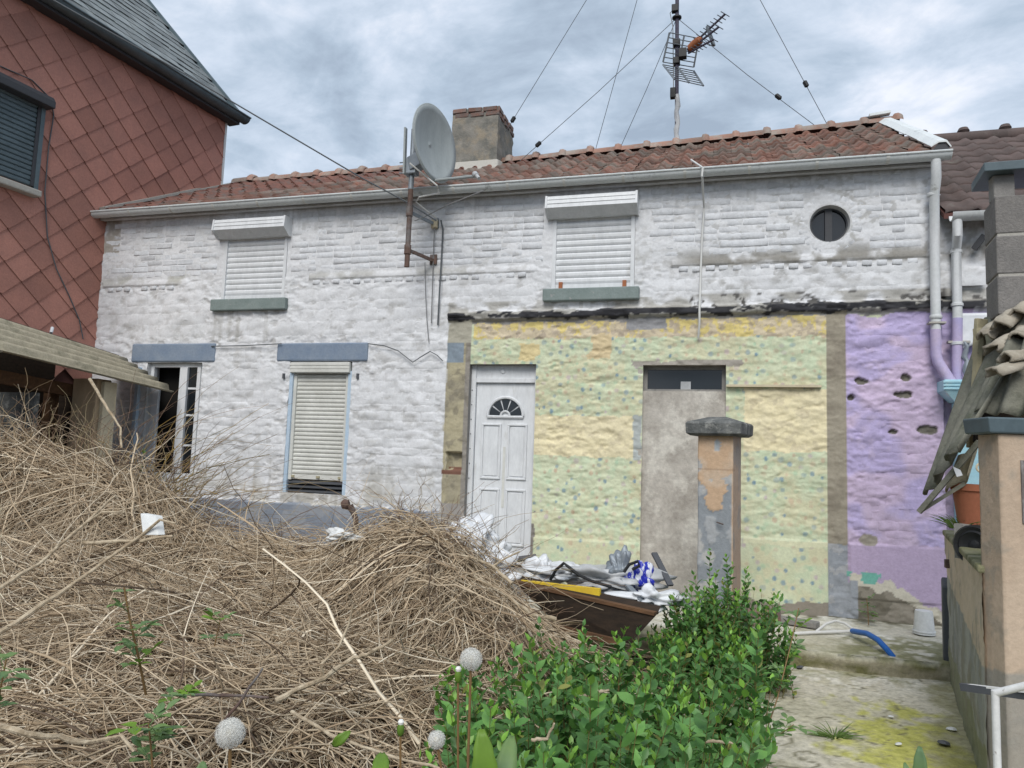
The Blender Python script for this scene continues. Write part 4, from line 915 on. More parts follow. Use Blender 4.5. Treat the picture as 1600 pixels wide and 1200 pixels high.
# sky-blue box the downpipes run into
hp = thing('blue_hopper', (2.1, -.12, 1.4), 'sky-blue painted wooden box below the two downpipes', 'box')
MB().box(1.915, 2.32, -.24, .0, 2.16, 2.265).build('cornice', MAT['sky_blue'], hp, bev=.01)
for k in range(3): MB().box(1.905 + .0 * k, 2.32, -.25, -.241, 2.175 + k * .03, 2.19 + k * .03).build('moulding', MAT['sky_blue'], hp)
MB().hexa([(2.01, -.19, 2.07), (2.30, -.19, 2.07), (2.30, 0, 2.07), (2.01, 0, 2.07), (1.925, -.235, 2.159), (2.31, -.235, 2.159), (2.31, 0, 2.159), (1.925, 0, 2.159)]).build('funnel', MAT['sky_blue'], hp)
MB().box(2.03, 2.30, -.17, .0, -.1, 2.069).build('casing', MAT['sky_blue'], hp, bev=.008)
m = MB(); m.tube([(2.13 + .012 * math.sin(k * 2.1), -.10 + .01 * math.cos(k * 1.3), 2.265 + k * .045) for k in range(9)], [.02, .026, .022, .028, .02, .026, .022, .018, .01], 8)
tag(m.build('foil_tube', MAT['galv'], None, True), 'crinkled silver foil sleeve standing on the sky-blue box', 'tube')

# ================================================================== SATELLITE DISH
sd_ = thing('satellite_dish', (-3.25, -.42, 3.4), 'large grey satellite dish on a rusty pole bracketed off the wall', 'satellite dish')
PX, PY = -3.265, -.42
MB().tube([(PX, PY, 3.44), (PX + .003, PY, 4.2), (PX + .008, PY, 4.98)], .028, 12).build('pole', MAT['rust'], sd_, True)
MB().tube([(PX + .003, PY, 4.3), (PX + .008, PY, 4.98)], .0295, 12).build('pole_top', MAT['galv'], sd_, True)
for zz in (3.63, 4.05):
    b_ = MB(); b_.bar((PX, PY, zz), (PX + .14, -.02, zz - .02), .022, .034); b_.box(PX + .10, PX + .18, -.03, -.005, zz - .06, zz + .05); br_ = b_.build('bracket', MAT['galv'] if zz > 4 else MAT['rust'], sd_)
    m = MB(); m.tube([(PX, PY, zz - .05), (PX, PY, zz + .05)], .038, 10); m.build('clamp', MAT['rust'], br_)
# dish: offset paraboloid, facing front right and up
dc = Vector(atY(680, 224, -.50)); ax = Vector((.97, -.25, .05)).normalized(); rt = ax.cross(Vector((0, 0, 1))).normalized(); upd = rt.cross(ax).normalized()
m = MB(); nr, na = 8, 40; ra, rb_ = .38, .415
for j in range(nr + 1):
    t = j / nr
    for k in range(na):
        a = 2 * math.pi * k / na; m.v.append(tuple(dc + rt * (ra * t * math.cos(a)) + upd * (rb_ * t * math.sin(a)) + ax * (.085 * (t * t - 1))))
for j in range(nr):
    for k in range(na): a = j * na + k; b = j * na + (k + 1) % na; m.f.append((a, b, b + na, a + na))
dsh = m.build('dish', MAT['dish'], sd_, True); mod = dsh.modifiers.new('thick', 'SOLIDIFY'); mod.thickness = .012; mod.offset = -1
m = MB(); m.tube([dc + rt * ((ra + .002) * math.cos(a)) + upd * ((rb_ + .002) * math.sin(a)) - ax * .004 for a in np.linspace(0, 2 * math.pi, 41)], .009, 6); m.build('rim', MAT['dish'], dsh, True)
bk = Vector((PX, PY, 4.55)); 
m = MB(); m.bar(dc - ax * .10 - upd * .12, bk + Vector((.0, 0, .02)), .13, .16); m.box(PX - .07, PX + .07, PY - .06, PY + .06, 4.46, 4.64); m.build('mount', MAT['galv'], sd_, bev=.01)
for zz in (4.48, 4.54, 4.60): MB().tube([(PX - .13, PY - .03, zz), (PX + .06, PY - .03, zz)], .007, 6).build('bolt', MAT['galv'], sd_)
ar0 = dc - upd * (rb_ + .0) + ax * .0; ar1 = Vector(atY(745, 275, -.82))
MB().tube([ar0 - ax * .06, ar0, ar1], .016, 8).build('feed_arm', MAT['dish'], sd_, True)
lv = (dc + ax * .1 - ar1).normalized()
MB().lathe([(.018, 0), (.02, .05), (.03, .06), (.03, .10), (.02, .105)], ar1 - lv * .05, tuple(lv), 12).build('lnb', MAT['plastic_g'], sd_, True)
m = MB(); m.bar(bk + Vector((-.06, -.07, .42)), bk + Vector((-.05, -.07, -.1)), .05, .02); m.build('back_bar', MAT['dish'], sd_)

# ================================================================== TV ANTENNA MAST
mx0, my0 = -.62, 2.25; mz0 = 5.6
mast = thing('antenna_mast', (mx0, my0, mz0), 'tall dark television antenna mast guyed on the roof ridge', 'antenna')
MB().tube([(mx0 + .02, my0, mz0), (mx0, my0, 7.9), (mx0 - .01, my0, 10.35)], .026, 10).build('mast_pole', MAT['mast'], mast, True)
m = MB(); m.tube([(mx0 + .02 + .012 * math.sin(k * 1.9), my0 - .01, mz0 + .1 + k * .08) for k in range(10)], [.03 + .008 * (k % 2) for k in range(10)], 8); m.build('tape_wrap', MAT['plastic_g'], mast, True)
MB().lathe([(.12, 0), (.10, .04), (.05, .08), (.03, .14)], (mx0 + .02, my0, mz0 + .02), (0, 0, 1), 14).build('base_flashing', MAT['mortar'], mast, True)
MB().box(mx0 - .075, mx0 + .0, my0 - .05, my0 + .03, 6.38, 6.52).build('junction_box', MAT['black'], mast, bev=.006)
MB().lathe([(.02, 0), (.065, .012), (.065, .03), (.03, .045)], (mx0, my0, 7.52), (0, 0, 1), 14).build('guy_ring', MAT['black'], mast, True)
MB().lathe([(.02, 0), (.065, .012), (.065, .03), (.03, .045)], (mx0, my0, 10.1), (0, 0, 1), 14).build('guy_ring', MAT['black'], mast, True)
MB().box(mx0 - .07, mx0 + .02, my0 - .05, my0 + .03, 7.62, 7.72).build('splitter', MAT['black'], mast, bev=.006)
for zz in (6.86, 7.12): MB().box(mx0 - .045, mx0 + .05, my0 - .055, my0 + .045, zz, zz + .09).build('mast_clamp', MAT['black'], mast, bev=.006)
# corner reflector and three booms pointing up right towards the viewer
bo = Vector((mx0 + .09, my0 - .07, 6.97)); tip = Vector(atY(1133, 22, 1.75)); bd = (tip - bo); Lb = bd.length; bd.normalize(); sx = bd.cross(Vector((0, 0, 1))).normalized(); uu = sx.cross(bd)
ant = MB().box(bo.x - .05, bo.x + .05, bo.y - .05, bo.y + .05, bo.z - .06, bo.z + .06).build('antenna_mount', MAT['black'], mast)
rc_ = bo - bd * .05 - Vector((0, 0, .0))
for (TL, TR, BR_, BL) in ((atY(1046, 51, 2.05), atY(1092, 60, 2.25), atY(1084, 105, 2.35), atY(1036, 97, 2.15)), (atY(1036, 101, 2.13), atY(1084, 111, 2.33), atY(1099, 134, 1.95), atY(1054, 124, 1.75))):
    TL, TR, BR_, BL = map(Vector, (TL, TR, BR_, BL)); rf = MB()
    for t in (0, .5, 1): rf.bar(TL.lerp(TR, t), BL.lerp(BR_, t), .022, .018, up=(0, 1, .2))
    for k in range(7): rf.tube([TL.lerp(BL, k / 6), TR.lerp(BR_, k / 6)], .007, 5)
    rf.build('reflector', MAT['ant'], mast)
for k, (L_, off) in enumerate(((Lb, .0), (Lb * .84, -.12), (Lb * .70, -.25))):
    st_ = bo + bd * .08 + uu * (off * .25); en = bo + bd * L_ + uu * off + sx * (.03 * k)
    bm_ = MB(); bm_.bar(st_, en, .02, .02); boom = bm_.build('boom', MAT['mast'], mast)
    n_ = 9 if k == 0 else (5 if k == 1 else 6)
    for i in range(n_):
        p = st_ + (en - st_) * (.28 + .72 * i / (n_ - 1))
        if k == 1 and i < 2: continue
        MB().tube([p - sx * .085, p + sx * .085], .006, 5).build('element', MAT['ant'], boom)
m = MB(); m.lathe([(.02, 0), (.06, .03), (.065, .12), (.055, .2), (.02, .23)], bo + bd * .10 - uu * .03, tuple(bd), 10); m.build('dipole_box', MAT['orange'], mast, True)
pp = bo + bd * Lb * .62 - uu * .1; MB().bar(pp - uu * .17, pp + uu * .15, .05, .03, up=tuple(bd)).build('boom_plate', MAT['ant'], mast)
G1 = Vector((mx0, my0, 7.54)); G2 = Vector((mx0, my0, 10.12))
def guy(a, b, insul=None):
    m = MB(); m.tube([a, a + (b - a) * .5 - Vector((0, 0, .03)), b], .0045, 5, False); o = m.build('guy_wire', MAT['wire'], mast)
    if insul: p = a + (b - a) * insul; MB().lathe([(.008, -.05), (.03, -.035), (.03, .035), (.008, .05)], p, tuple((b - a).normalized()), 8).build('insulator', MAT['black'], o, True)
rt_ = lambda px, py, Y: Vector(atY(px, py, Y))
guy(G2, Vector((-3.03, 2.25, 6.12)), .955); guy(G2, rt_(928, 243, 2.6)); guy(G1, rt_(812, 252, 2.0), .88); guy(G1, rt_(965, 240, 2.8)); guy(G1, rt_(1285, 205, 2.3), .71); guy(G2, rt_(1297, 203, 2.35), .85)
m = MB(); m.tube([(mx0 - .03, my0 - .03, 7.66), (mx0 - .09, my0 - .04, 7.6), (mx0 - .05, my0 - .04, 7.4), (mx0 - .03, my0 - .04, 6.5)], .006, 5); m.build('coax', MAT['cable_g'], mast, True)

# ================================================================== CABLES ON THE FACADE
def cable(pts, r, mat, label, name='cable'):
    m = MB(); m.tube(pts, r, 6); return tag(m.build(name, mat, None, True), label, 'cable')
Fp = lambda px, py, Y=-.03: tuple(atY(px, py, Y))
cable([Fp(1080, 250, .25), Fp(1092, 258, -.1), Fp(1098, 262, -.33), Fp(1097, 275, -.33), Fp(1100, 325, -.05), Fp(1097, 370), Fp(1095, 420), Fp(1094, 455, -.05), Fp(1093, 480, -.1), Fp(1093, 505, -.10), Fp(1091, 528, -.04)], .011, MAT['cable_w'], 'white cable running down from the gutter past the right upper window')
cable([Fp(1055, 235, 1.9), Fp(1035, 242, 1.5), Fp(1005, 253, 1.2), Fp(960, 266, .9)], .014, MAT['cable_w'], 'pale cable lying on the roof tiles below the mast')
cable([Fp(689, 344, -.06), Fp(692, 360), Fp(690, 400), Fp(687, 450, -.06), Fp(684, 508)], .009, MAT['wire'], 'dark cable dropping from the cream junction box')
cable([Fp(679, 356, -.05), Fp(677, 400), Fp(675, 470, -.06), Fp(674, 505)], .006, MAT['cable_g'], 'thin grey cable just left of the dark drop cable')
cable([Fp(664, 410, -.05), Fp(665, 460, -.05), Fp(667, 500), Fp(670, 535)], .005, MAT['cable_g'], 'thin grey cable below the lower dish bracket')
cable([Fp(575, 537, -.05), Fp(600, 540, -.05), Fp(622, 548, -.05), Fp(645, 566, -.05), Fp(657, 558, -.05), Fp(672, 549, -.05), Fp(683, 555, -.05), Fp(692, 564, -.05)], .006, MAT['wire'], 'loose dark cable sagging from the lintel towards the door corner')
cable([Fp(330, 541, -.04), Fp(380, 540, -.05), Fp(440, 537, -.05)], .006, MAT['wire'], 'short dark cable between the two blue lintels')
cable([Fp(640, 255, -.7), Fp(683, 290, -.55), Fp(686, 302, -.4), Fp(655, 308, -.38), Fp(650, 316, -.3), Fp(665, 328, -.2), Fp(682, 341, -.06)], .009, MAT['cable_w'], 'white coax looping from the dish arm to the junction box')
cable([Fp(648, 345, -.4), Fp(665, 338, -.25), Fp(700, 320, -.3), Fp(760, 296, -.2), Fp(850, 274, .4), Fp(1000, 254, 1.3)], .006, MAT['cable_g'], 'grey cable crossing the gutter from the dish pole to the roof')
m = MB(); m.box(-3.165, -3.085, -.06, -.0, 3.98, 4.08); tag(m.build('junction_box', MAT['cardboard'], None, bev=.015), 'small cream junction box on the wall beside the dish pole', 'box')
P = [redpx(60, -12, .9), redpx(120, 21, .75), redpx(283, 112, .5)]
a = Vector(P[0]); b = Vector(Fp(682, 341, -.08)); 
A0 = Vector(atD(40, -25, 8.2)); pts = []
for k in range(13):
    t = k / 12; px, py = np.interp(t, [0, .1, .3, .5, .66, .85, 1], [40, 120, 283, 400, 565, 640, 682]), np.interp(t, [0, .1, .3, .5, .66, .85, 1], [-25, 21, 112, 181, 278, 318, 345])
    pts.append(tuple(atD(px, py, 8.0 + (8.05 - 8.0) * t)))
cable(pts, .008, MAT['wire'], 'overhead cable slanting from the upper left to the dish pole', 'overhead_cable')

# ================================================================== PATH AND TERRACE
def slab(name, x0, x1, y0, y1, ztop, res, mat, amp, seed, zbot=-.2, colf=None, edge=0.0, label=None):
    nx = int((x1 - x0) / res) + 1; ny = int((y1 - y0) / res) + 1
    X, Y = np.meshgrid(np.linspace(x0, x1, nx), np.linspace(y0, y1, ny)); x = X.ravel(); y = Y.ravel()
    z = ztop + amp * (fbm(x * 3, y * 3, 5, seed) - .5) * 2
    if edge:
        fr = y0 + edge * (fbm(x * 4, x * 0 + 3.3, 4, seed + 5)); y = np.where(y < fr, fr, y)
    i = np.arange(nx * ny).reshape(ny, nx); q = np.stack([i[:-1, :-1], i[:-1, 1:], i[1:, 1:], i[1:, :-1]], -1).reshape(-1, 4)
    V = np.stack([x, y, z], 1); c = colf(x, y)
    fr = i[0]; b0 = len(V); rows = [V]; cols = [c]; qs = [q]; prev = fr
    for k in range(1, 5):
        w = V[fr].copy(); t = k / 4; w[:, 2] = w[:, 2] * (1 - t) + zbot * t; w[:, 1] += .03 * (fbm(w[:, 0] * 9, w[:, 0] * 0 + k * 2.2, 3, seed) - .5) + (-.02 if k == 1 else .0); rows.append(w); ff = fbm(w[:, 0] * 7, w[:, 0] * 0 + k * .9, 4, seed + 9)[:, None]; cols.append(np.array([.36, .33, .24]) * (1 - sst(.4, .62, ff)) + np.array([.17, .165, .075]) * sst(.4, .62, ff))
        cur = b0 + (k - 1) * nx + np.arange(nx); qs.append(np.stack([cur[:-1], cur[1:], prev[1:], prev[:-1]], -1)); prev = cur
    o = mesh_np(name, np.concatenate(rows), np.concatenate(qs), mat, None, np.concatenate(cols), smooth=True); o['kind'] = 'structure'
    if label: o['label'] = label
    return o
def mixc(c, m, rgb): m = np.clip(m, 0, 1)[:, None]; c[:] = c * (1 - m) + np.array(rgb) * m
def path_col(x, y):
    c = np.tile(np.array([0.62, 0.58, 0.47]), (x.size, 1)); f1 = fbm(x * 4, y * 4, 5, 200); f2 = fbm(x * 14, y * 9, 4, 210); f3 = fbm(x * 1.6, y * 1.6, 3, 220)
    mixc(c, sst(.45, .6, f1) * .55, (0.46, 0.43, 0.30)); mixc(c, sst(-2.3, -1.5, y + .5 * (f1 - .5)) * sst(.42, .52, f2), (0.76, 0.73, 0.64)); mixc(c, sst(.58, .68, f2) * .25, (0.36, 0.34, 0.23))
    gx = (x - .98) / .40; gy = (y + 3.0) / .80; d = np.hypot(gx, gy) + 1.3 * (f1 - .5) + 1.5 * (f2 - .5)
    mixc(c, (1 - sst(.55, 1.05, d)) * .9, (0.50, 0.49, 0.11)); mixc(c, (1 - sst(.3, .8, d)) * sst(.45, .6, fbm(x * 30, y * 30, 3, 230)) * .6, (.36, .36, .08)); mixc(c, (np.abs(fbm(x * 1.6 + 3, y * 1.6, 4, 240) - .5) < .006) * .8, (.15, .14, .08)); mixc(c, sst(.62, .70, fbm(x * 40, y * 40, 2, 250)) * .45, (.26, .24, .17)); mixc(c, sst(1.40, 1.52, x + .35 * (f1 - .5) + (-y - 1.3) * .19) * .6, (0.24, 0.23, 0.09))
    mixc(c, sst(-1.75, -1.5, y + .35 * (f2 - .5)) * sst(.5, .6, f1) * .6, (0.24, 0.24, 0.09))
    return c
def terr_col(x, y):
    c = np.tile(np.array([0.62, 0.59, 0.49]), (x.size, 1)); f1 = fbm(x * 4, y * 4, 5, 300); f2 = fbm(x * 12, y * 12, 4, 310)
    mixc(c, sst(.48, .6, f1), (0.74, 0.72, 0.64)); mixc(c, sst(-.9, -1.35, y + .5 * (f1 - .5)) * .55, (0.32, 0.30, 0.17)); mixc(c, sst(.52, .62, f2) * .4, (0.30, 0.28, 0.18))
    mixc(c, sst(.7, 1.1, x + .6 * (f1 - .5)) * sst(-.5, -.9, y) * sst(.4, .5, f2) * .75, (0.17, 0.175, 0.06)); mixc(c, sst(-.25, -.05, y) * sst(.35, .5, f2), (0.16, 0.15, 0.10))
    return c
slab('path', -.3, 1.85, -6.6, -1.25, -.05, .02, MAT['path'], .012, 400, -.13, path_col, 0, 'weathered concrete path stained with yellow-green moss')
slab('terrace', -2.9, 2.3, -1.52, .02, .07, .03, MAT['path'], .012, 410, -.1, terr_col, .14, 'low mossy concrete terrace along the house front')
# loose chips on the path
for k, (px, py, s_) in enumerate(((1205, 1163, .02), (1250, 1043, .03), (1404, 1163, .02), (1475, 1162, .035), (1487, 1140, .03), (1392, 1120, .018), (1470, 1045, .03))):
    p = atZ(px, py, -.04); m = MB(); m.lathe([(.3 * s_, -.3 * s_), (s_, 0), (.8 * s_, .35 * s_), (.2 * s_, .5 * s_)], p, (random.uniform(-.3, .3), .2, 1), 7)
    nm = ['small dark pebble on the path near the bush', 'dark pebble beside the terrace step', 'white flake on the yellow moss', 'grey stone chip on the yellow moss', 'white chip at the foot of the right wall', 'tiny white chip on the path above the moss', 'white chip on the terrace edge by the wall'][k]
    tag(m.build('stone_chip', MAT['grey_pipe'] if 'dark' in nm or 'grey' in nm else MAT['white_p'], None, True), nm, 'stone', 'chips on the path')

# ================================================================== GARDEN PILLAR (centre)
def xform(o, M4):
    o.data.transform(M4); return o
pil = thing('garden_pillar', (0.0, -1.2, -.05), 'peeling peach and grey garden pillar with a dark concrete cap', 'pillar')
PR = Matrix.Translation((-0.01, -1.2, 0)) @ Matrix.Rotation(math.radians(-14), 4, 'Z')
def pillar_body(w, z0, z1, M4, zones):
    rows = []; nz = int((z1 - z0) / .012); per = 4 * 20; V = []; Cc = []
    P = [(-w, -w), (w, -w), (w, w), (-w, w)]
    for j in range(nz + 1):
        z = z0 + (z1 - z0) * j / nz
        for i in range(per):
            k = i // 20; f_ = (i % 20) / 20; a, b = P[k], P[(k + 1) % 4]; V.append((a[0] + (b[0] - a[0]) * f_, a[1] + (b[1] - a[1]) * f_, z))
    V = np.array(V); u = (np.arange(len(V)) % per) / per * 8 * w; z = V[:, 2]
    c, h = zones(u, z, w)
    n = V.copy(); n[:, 2] = 0; V = V + n / (np.linalg.norm(n, axis=1, keepdims=True) + 1e-6) * h[:, None]
    i = np.arange(len(V)).reshape(nz + 1, per); q = np.stack([i[:-1], np.roll(i, -1, 1)[:-1], np.roll(i, -1, 1)[1:], i[1:]], -1).reshape(-1, 4)
    return np.array([tuple(M4 @ Vector(v)) for v in V]), q, c
def zones1(u, z, w):
    f1 = fbm(u * 9, z * 9, 5, 500); f2 = fbm(u * 25, z * 25, 4, 510)
    c = np.tile(np.array([0.55, 0.385, 0.255]), (u.size, 1)); mixc(c, sst(.45, .65, f1) * .7, (0.57, 0.45, 0.34))
    lim = 1.36 + .5 * (f1 - .5) - .20 * np.sin(u / (2 * w) * math.pi); gray = (z < lim) & (u < 2 * w * .97)
    h = .006 * (f2 - .5)
    c[gray] = (0.27, 0.29, 0.31); mixc(c, gray * sst(.52, .56, f1), (0.38, 0.39, 0.40)); mixc(c, gray * sst(.60, .64, fbm(u * 5 + 3, z * 3.5, 4, 520)), (0.46, 0.45, 0.43))
    hole = (np.hypot((u - w * 1.1) / .03, (z - 1.60) / .045) + .8 * (f2 - .5) < 1); c[hole] = (0.40, 0.43, 0.45)
    h = h - np.where(gray | hole, .006, 0) - np.where(gray & (f1 > .54), -.004, 0); mixc(c, (u > 2 * w) * .75, (0.40, 0.31, 0.25)); mixc(c, (u > 2 * w) * sst(.5, .6, fbm(u * 12, z * 6, 4, 530)) * .7, (0.30, 0.28, 0.26)); mixc(c, (np.abs(z - 1.40) < .006) * .7 * (u < 2.6 * w), (0.36, 0.25, 0.17))
    return c, h
V, q, c = pillar_body(.142, -.1, 1.70, PR, zones1); mesh_np('shaft', V, q, MAT['wall'], pil, c, smooth=False)
m = MB(); a, b = .255, .25
prof = [(.195, 1.672), (.222, 1.69), (.226, 1.772), (.214, 1.786), (.07, 1.832)]
for r, z in prof:
    for sx_, sy_ in ((-1, -1), (1, -1), (1, 1), (-1, 1)): m.v.append(tuple(PR @ Vector((sx_ * r, sy_ * r, z))))
for j in range(4):
    for k in range(4): a_ = j * 4 + k; b_ = j * 4 + (k + 1) % 4; m.f.append((a_, b_, b_ + 4, a_ + 4))
m.f += [(3, 2, 1, 0), (16, 17, 18, 19)]
MAT['cap'] = M('dark_lichen_concrete', (0.17, 0.175, 0.17), (0.085, 0.09, 0.09), scale=10, rough=.95, bump=.9, bscale=50, c3=(.33, .33, .31), s3=9, t3=(.52, .66))
m.build('cap', MAT['cap'], pil, bev=.004)
p = PR @ Vector((.02, -.16, .98)); MB().tube([p, p + Vector((.05, -.03, -.012))], .006, 6).build('nail', MAT['rust'], pil)

# ================================================================== RIGHT BOUNDARY: wall, pillar, lean-to, block chimney
WA, WB = Vector((1.625, -1.30, 0)), Vector((1.262, -3.16, 0)); wd = (WB - WA).normalized(); wn = Vector((wd.y, -wd.x, 0))
dr_ = ray(1533, 860); tq = ((WA.x - CAM[0]) * wn.x + (WA.y - CAM[1]) * wn.y) / (dr_[0] * wn.x + dr_[1] * wn.y); WB = Vector(CAM + dr_ * (tq - .02)); WB.z = 0
if wn.x > 0: wn = -wn
def wp(s, z, off=0.0): v = WA + wd * s + wn * off; return Vector((v.x, v.y, z))
WL = (WB - WA).length
bw = thing('boundary_wall', tuple(wp(WL / 2, -.05)), 'low boundary wall painted peach above a slanting grey dado', 'wall')
ns_, nz_ = 120, 80
Sg, Zg = np.meshgrid(np.linspace(0, WL, ns_), np.linspace(-.1, 1.0, nz_)); s_ = Sg.ravel(); z_ = Zg.ravel()
f1 = fbm(s_ * 3, z_ * 3, 5, 600); f2 = fbm(s_ * 9, z_ * 8, 5, 610); c = np.tile(np.array([0.58, 0.48, 0.365]), (s_.size, 1))
mixc(c, sst(.45, .6, f1) * .7, (0.50, 0.42, 0.31)); dl = .69 - .06 * s_; g_ = z_ < dl + .03 * (f2 - .5)
c[g_] = (0.27, 0.28, 0.265); mixc(c, g_ * sst(.42, .6, fbm(s_ * 9, z_ * 1.6, 4, 620)), (0.36, 0.365, 0.34)); mixc(c, g_ * sst(.52, .7, f2) * .6, (0.17, 0.18, 0.13)); mixc(c, (z_ < .08 + .22 * f1) * .6, (0.21, 0.22, 0.10))
mixc(c, sst(.62, .7, f2) * .6, (0.28, 0.26, 0.22)); h = .03 * (f2 - .5)
V = np.array([tuple(wp(a, b, d)) for a, b, d in zip(s_, z_, h)]); i = np.arange(ns_ * nz_).reshape(nz_, ns_); q = np.stack([i[:-1, :-1], i[:-1, 1:], i[1:, 1:], i[1:, :-1]], -1).reshape(-1, 4)
mesh_np('wall_face', V, q, MAT['wall'], bw, c, smooth=True)
m = MB(); m.hexa([wp(0.001, -.1, -.22), wp(.001, -.1, -.015), wp(WL, -.1, -.015), wp(WL, -.1, -.22), wp(.001, .995, -.22), wp(.001, .995, -.015), wp(WL, .995, -.015), wp(WL, .995, -.22)]); m.build('wall_core', MAT['cream_post'], bw)
m = MB(); m.hexa([wp(-.05, -.1, -.24), wp(-.05, -.1, .035), wp(.06, -.1, .035), wp(.06, -.1, -.24), wp(-.05, .66, -.24), wp(-.05, .66, .035), wp(.06, .60, .035), wp(.06, .66, -.24)]); m.build('end_post', MAT['grey_pipe'], bw, bev=.012)
m = MB(); m.hexa([wp(-.03, .97, -.26), wp(-.03, .97, .02), wp(WL, .985, .02), wp(WL, .985, -.26), wp(-.03, 1.01, -.26), wp(-.03, 1.01, .02), wp(WL, 1.02, .02), wp(WL, 1.02, -.26)]); m.build('coping', MAT['moss_edge'], bw, bev=.01)
m = MB(); pp = wp(.35, .80, .012); m.box(pp.x - .02, pp.x + .015, pp.y - .02, pp.y + .02, pp.z - .03, pp.z + .03); m.build('padlock', MAT['rust'], bw, bev=.005)
# gate pillar at the frame edge
gp = thing('gate_pillar', tuple(atD(1580, 1150, 4.0)), 'beige rendered pillar with a dark slab cap at the right edge', 'pillar')
dr_ = ray(1533, 860); tq = ((WA.x - CAM[0]) * wn.x + (WA.y - CAM[1]) * wn.y) / (dr_[0] * wn.x + dr_[1] * wn.y); c0 = Vector(CAM + dr_ * tq); c1 = Vector(atD(1566, 860, tq - .16)); c0.z = c1.z = 0; e1 = (c1 - c0); e2 = Vector((-e1.y, e1.x, 0)).normalized()
if e2.x < 0: e2 = -e2
e2 = (e2 + Vector((0.25, .12, 0))).normalized() * .42
ZT = 1.625
def zones2(u, z, w):
    f1 = fbm(u * 6, z * 2.5, 5, 700); f2 = fbm(u * 22, z * 18, 4, 710); c = np.tile(np.array([0.50, 0.385, 0.285]), (u.size, 1)); mixc(c, sst(.46, .64, f1) * .7, (0.56, 0.44, 0.33)); mixc(c, sst(.60, .68, f2) * .6, (0.36, 0.31, 0.25))
    d = np.hypot((u - .55) / .07, (z - 1.02) / .06) + .7 * (f2 - .5); mixc(c, (1 - sst(.7, 1.0, d)) * .7, (0.42, 0.44, 0.45))
    lo_ = z < .57 + .05 * (f1 - .5); g = lo_ & (u > .27); c[g] = (0.20, 0.195, 0.185); mixc(c, g * sst(.48, .6, f1), (0.30, 0.30, 0.29)); mixc(c, g * (z > .50), (0.13, 0.16, 0.21)); g2 = lo_ & (u <= .27); mixc(c, g2 * .8, (0.30, 0.29, 0.26))
    return c, f2
Pc = [c0, c0 + e1, c0 + e1 + e2, c0 + e2]; ln = [e1.length, e2.length, e1.length, e2.length]; per = 60; V = []; us = []
for j in range(120):
    z = -.12 + (ZT + .12) * j / 119
    for i in range(per):
        k = i // 15; f_ = (i % 15) / 15; v = Pc[k].lerp(Pc[(k + 1) % 4], f_); V.append((v.x, v.y, z)); us.append(sum(ln[:k]) + ln[k] * f_)
V = np.array(V); us = np.array(us); c, f2 = zones2(us, V[:, 2], 1); cen = (c0 + (e1 + e2) / 2); dd = V - np.array([cen.x, cen.y, 0]); dd[:, 2] = 0; V = V + dd * .02 * (f2 - .5)[:, None]
i = np.arange(len(V)).reshape(120, per); q = np.stack([i[:-1], np.roll(i, -1, 1)[:-1], np.roll(i, -1, 1)[1:], i[1:]], -1).reshape(-1, 4); mesh_np('shaft', V, q, MAT['wall'], gp, c, smooth=False)
def ex(k, zz):   # expanded quad
    out_ = []
    for v in Pc: d = (v - cen).normalized(); out_.append(Vector((v.x + d.x * k, v.y + d.y * k, zz)))
    return out_
m = MB(); m.hexa(ex(.055, ZT + .002) + ex(.065, ZT + .075)); m.build('cap', MAT['zinc'], gp, bev=.008)
fa = Pc[1].lerp(Pc[2], .22); fb = Pc[1].lerp(Pc[2], .9); n3 = Vector((e2.y, -e2.x, 0)).normalized()
if n3.y > 0: n3 = -n3
m = MB(); m.hexa([fa + n3 * -.01 + Vector((0, 0, 1.23)), fa + n3 * .008 + Vector((0, 0, 1.23)), fb + n3 * .008 + Vector((0, 0, 1.23)), fb - n3 * .01 + Vector((0, 0, 1.23)), fa + n3 * -.01 + Vector((0, 0, 1.51)), fa + n3 * .008 + Vector((0, 0, 1.51)), fb + n3 * .008 + Vector((0, 0, 1.51)), fb - n3 * .01 + Vector((0, 0, 1.51))])
MAT['plaque'] = M('worn_plaque', (0.20, 0.18, 0.17), (0.09, 0.06, 0.05), scale=12, rough=.8, c3=(.42, .41, .40), s3=7, t3=(.55, .65), stretch=(1, 1, .5)); m.build('plaque', MAT['plaque'], gp)
hk = Vector(atD(1537, 731, 4.0)); MB().tube([hk + Vector((.025 * math.cos(a) - .012, -.01, .025 * math.sin(a))) for a in np.linspace(.6, 5.6, 12)], .006, 6).build('hook', MAT['cardboard'], gp, True)
# handrail
hr = thing('handrail', tuple(atD(1555, 1199, 3.4)), 'white painted pipe handrail at the lower right edge', 'handrail')
RD = tq - .55; a, b = Vector(atD(1555, 1083, RD)), Vector(atD(1640, 1062, RD - .12))
MB().tube([a, b], .0145, 10).build('rail', MAT['white_rail'], hr, True); MB().tube([Vector((a.x, a.y, -.05)), a + Vector((0, 0, .01))], .0145, 10).build('post', MAT['white_rail'], hr, True)
MB().bar(Vector(atD(1502, 1073, RD + .25)), Vector(atD(1640, 1092, RD - .05)), .02, .03).build('dark_strip', MAT['grey_pipe'], hr); MB().bar(Vector(atD(1512, 1070, RD + .23)), Vector(atD(1640, 1085, RD - .06)), .018, .008).build('white_edge', MAT['white_rail'], hr)
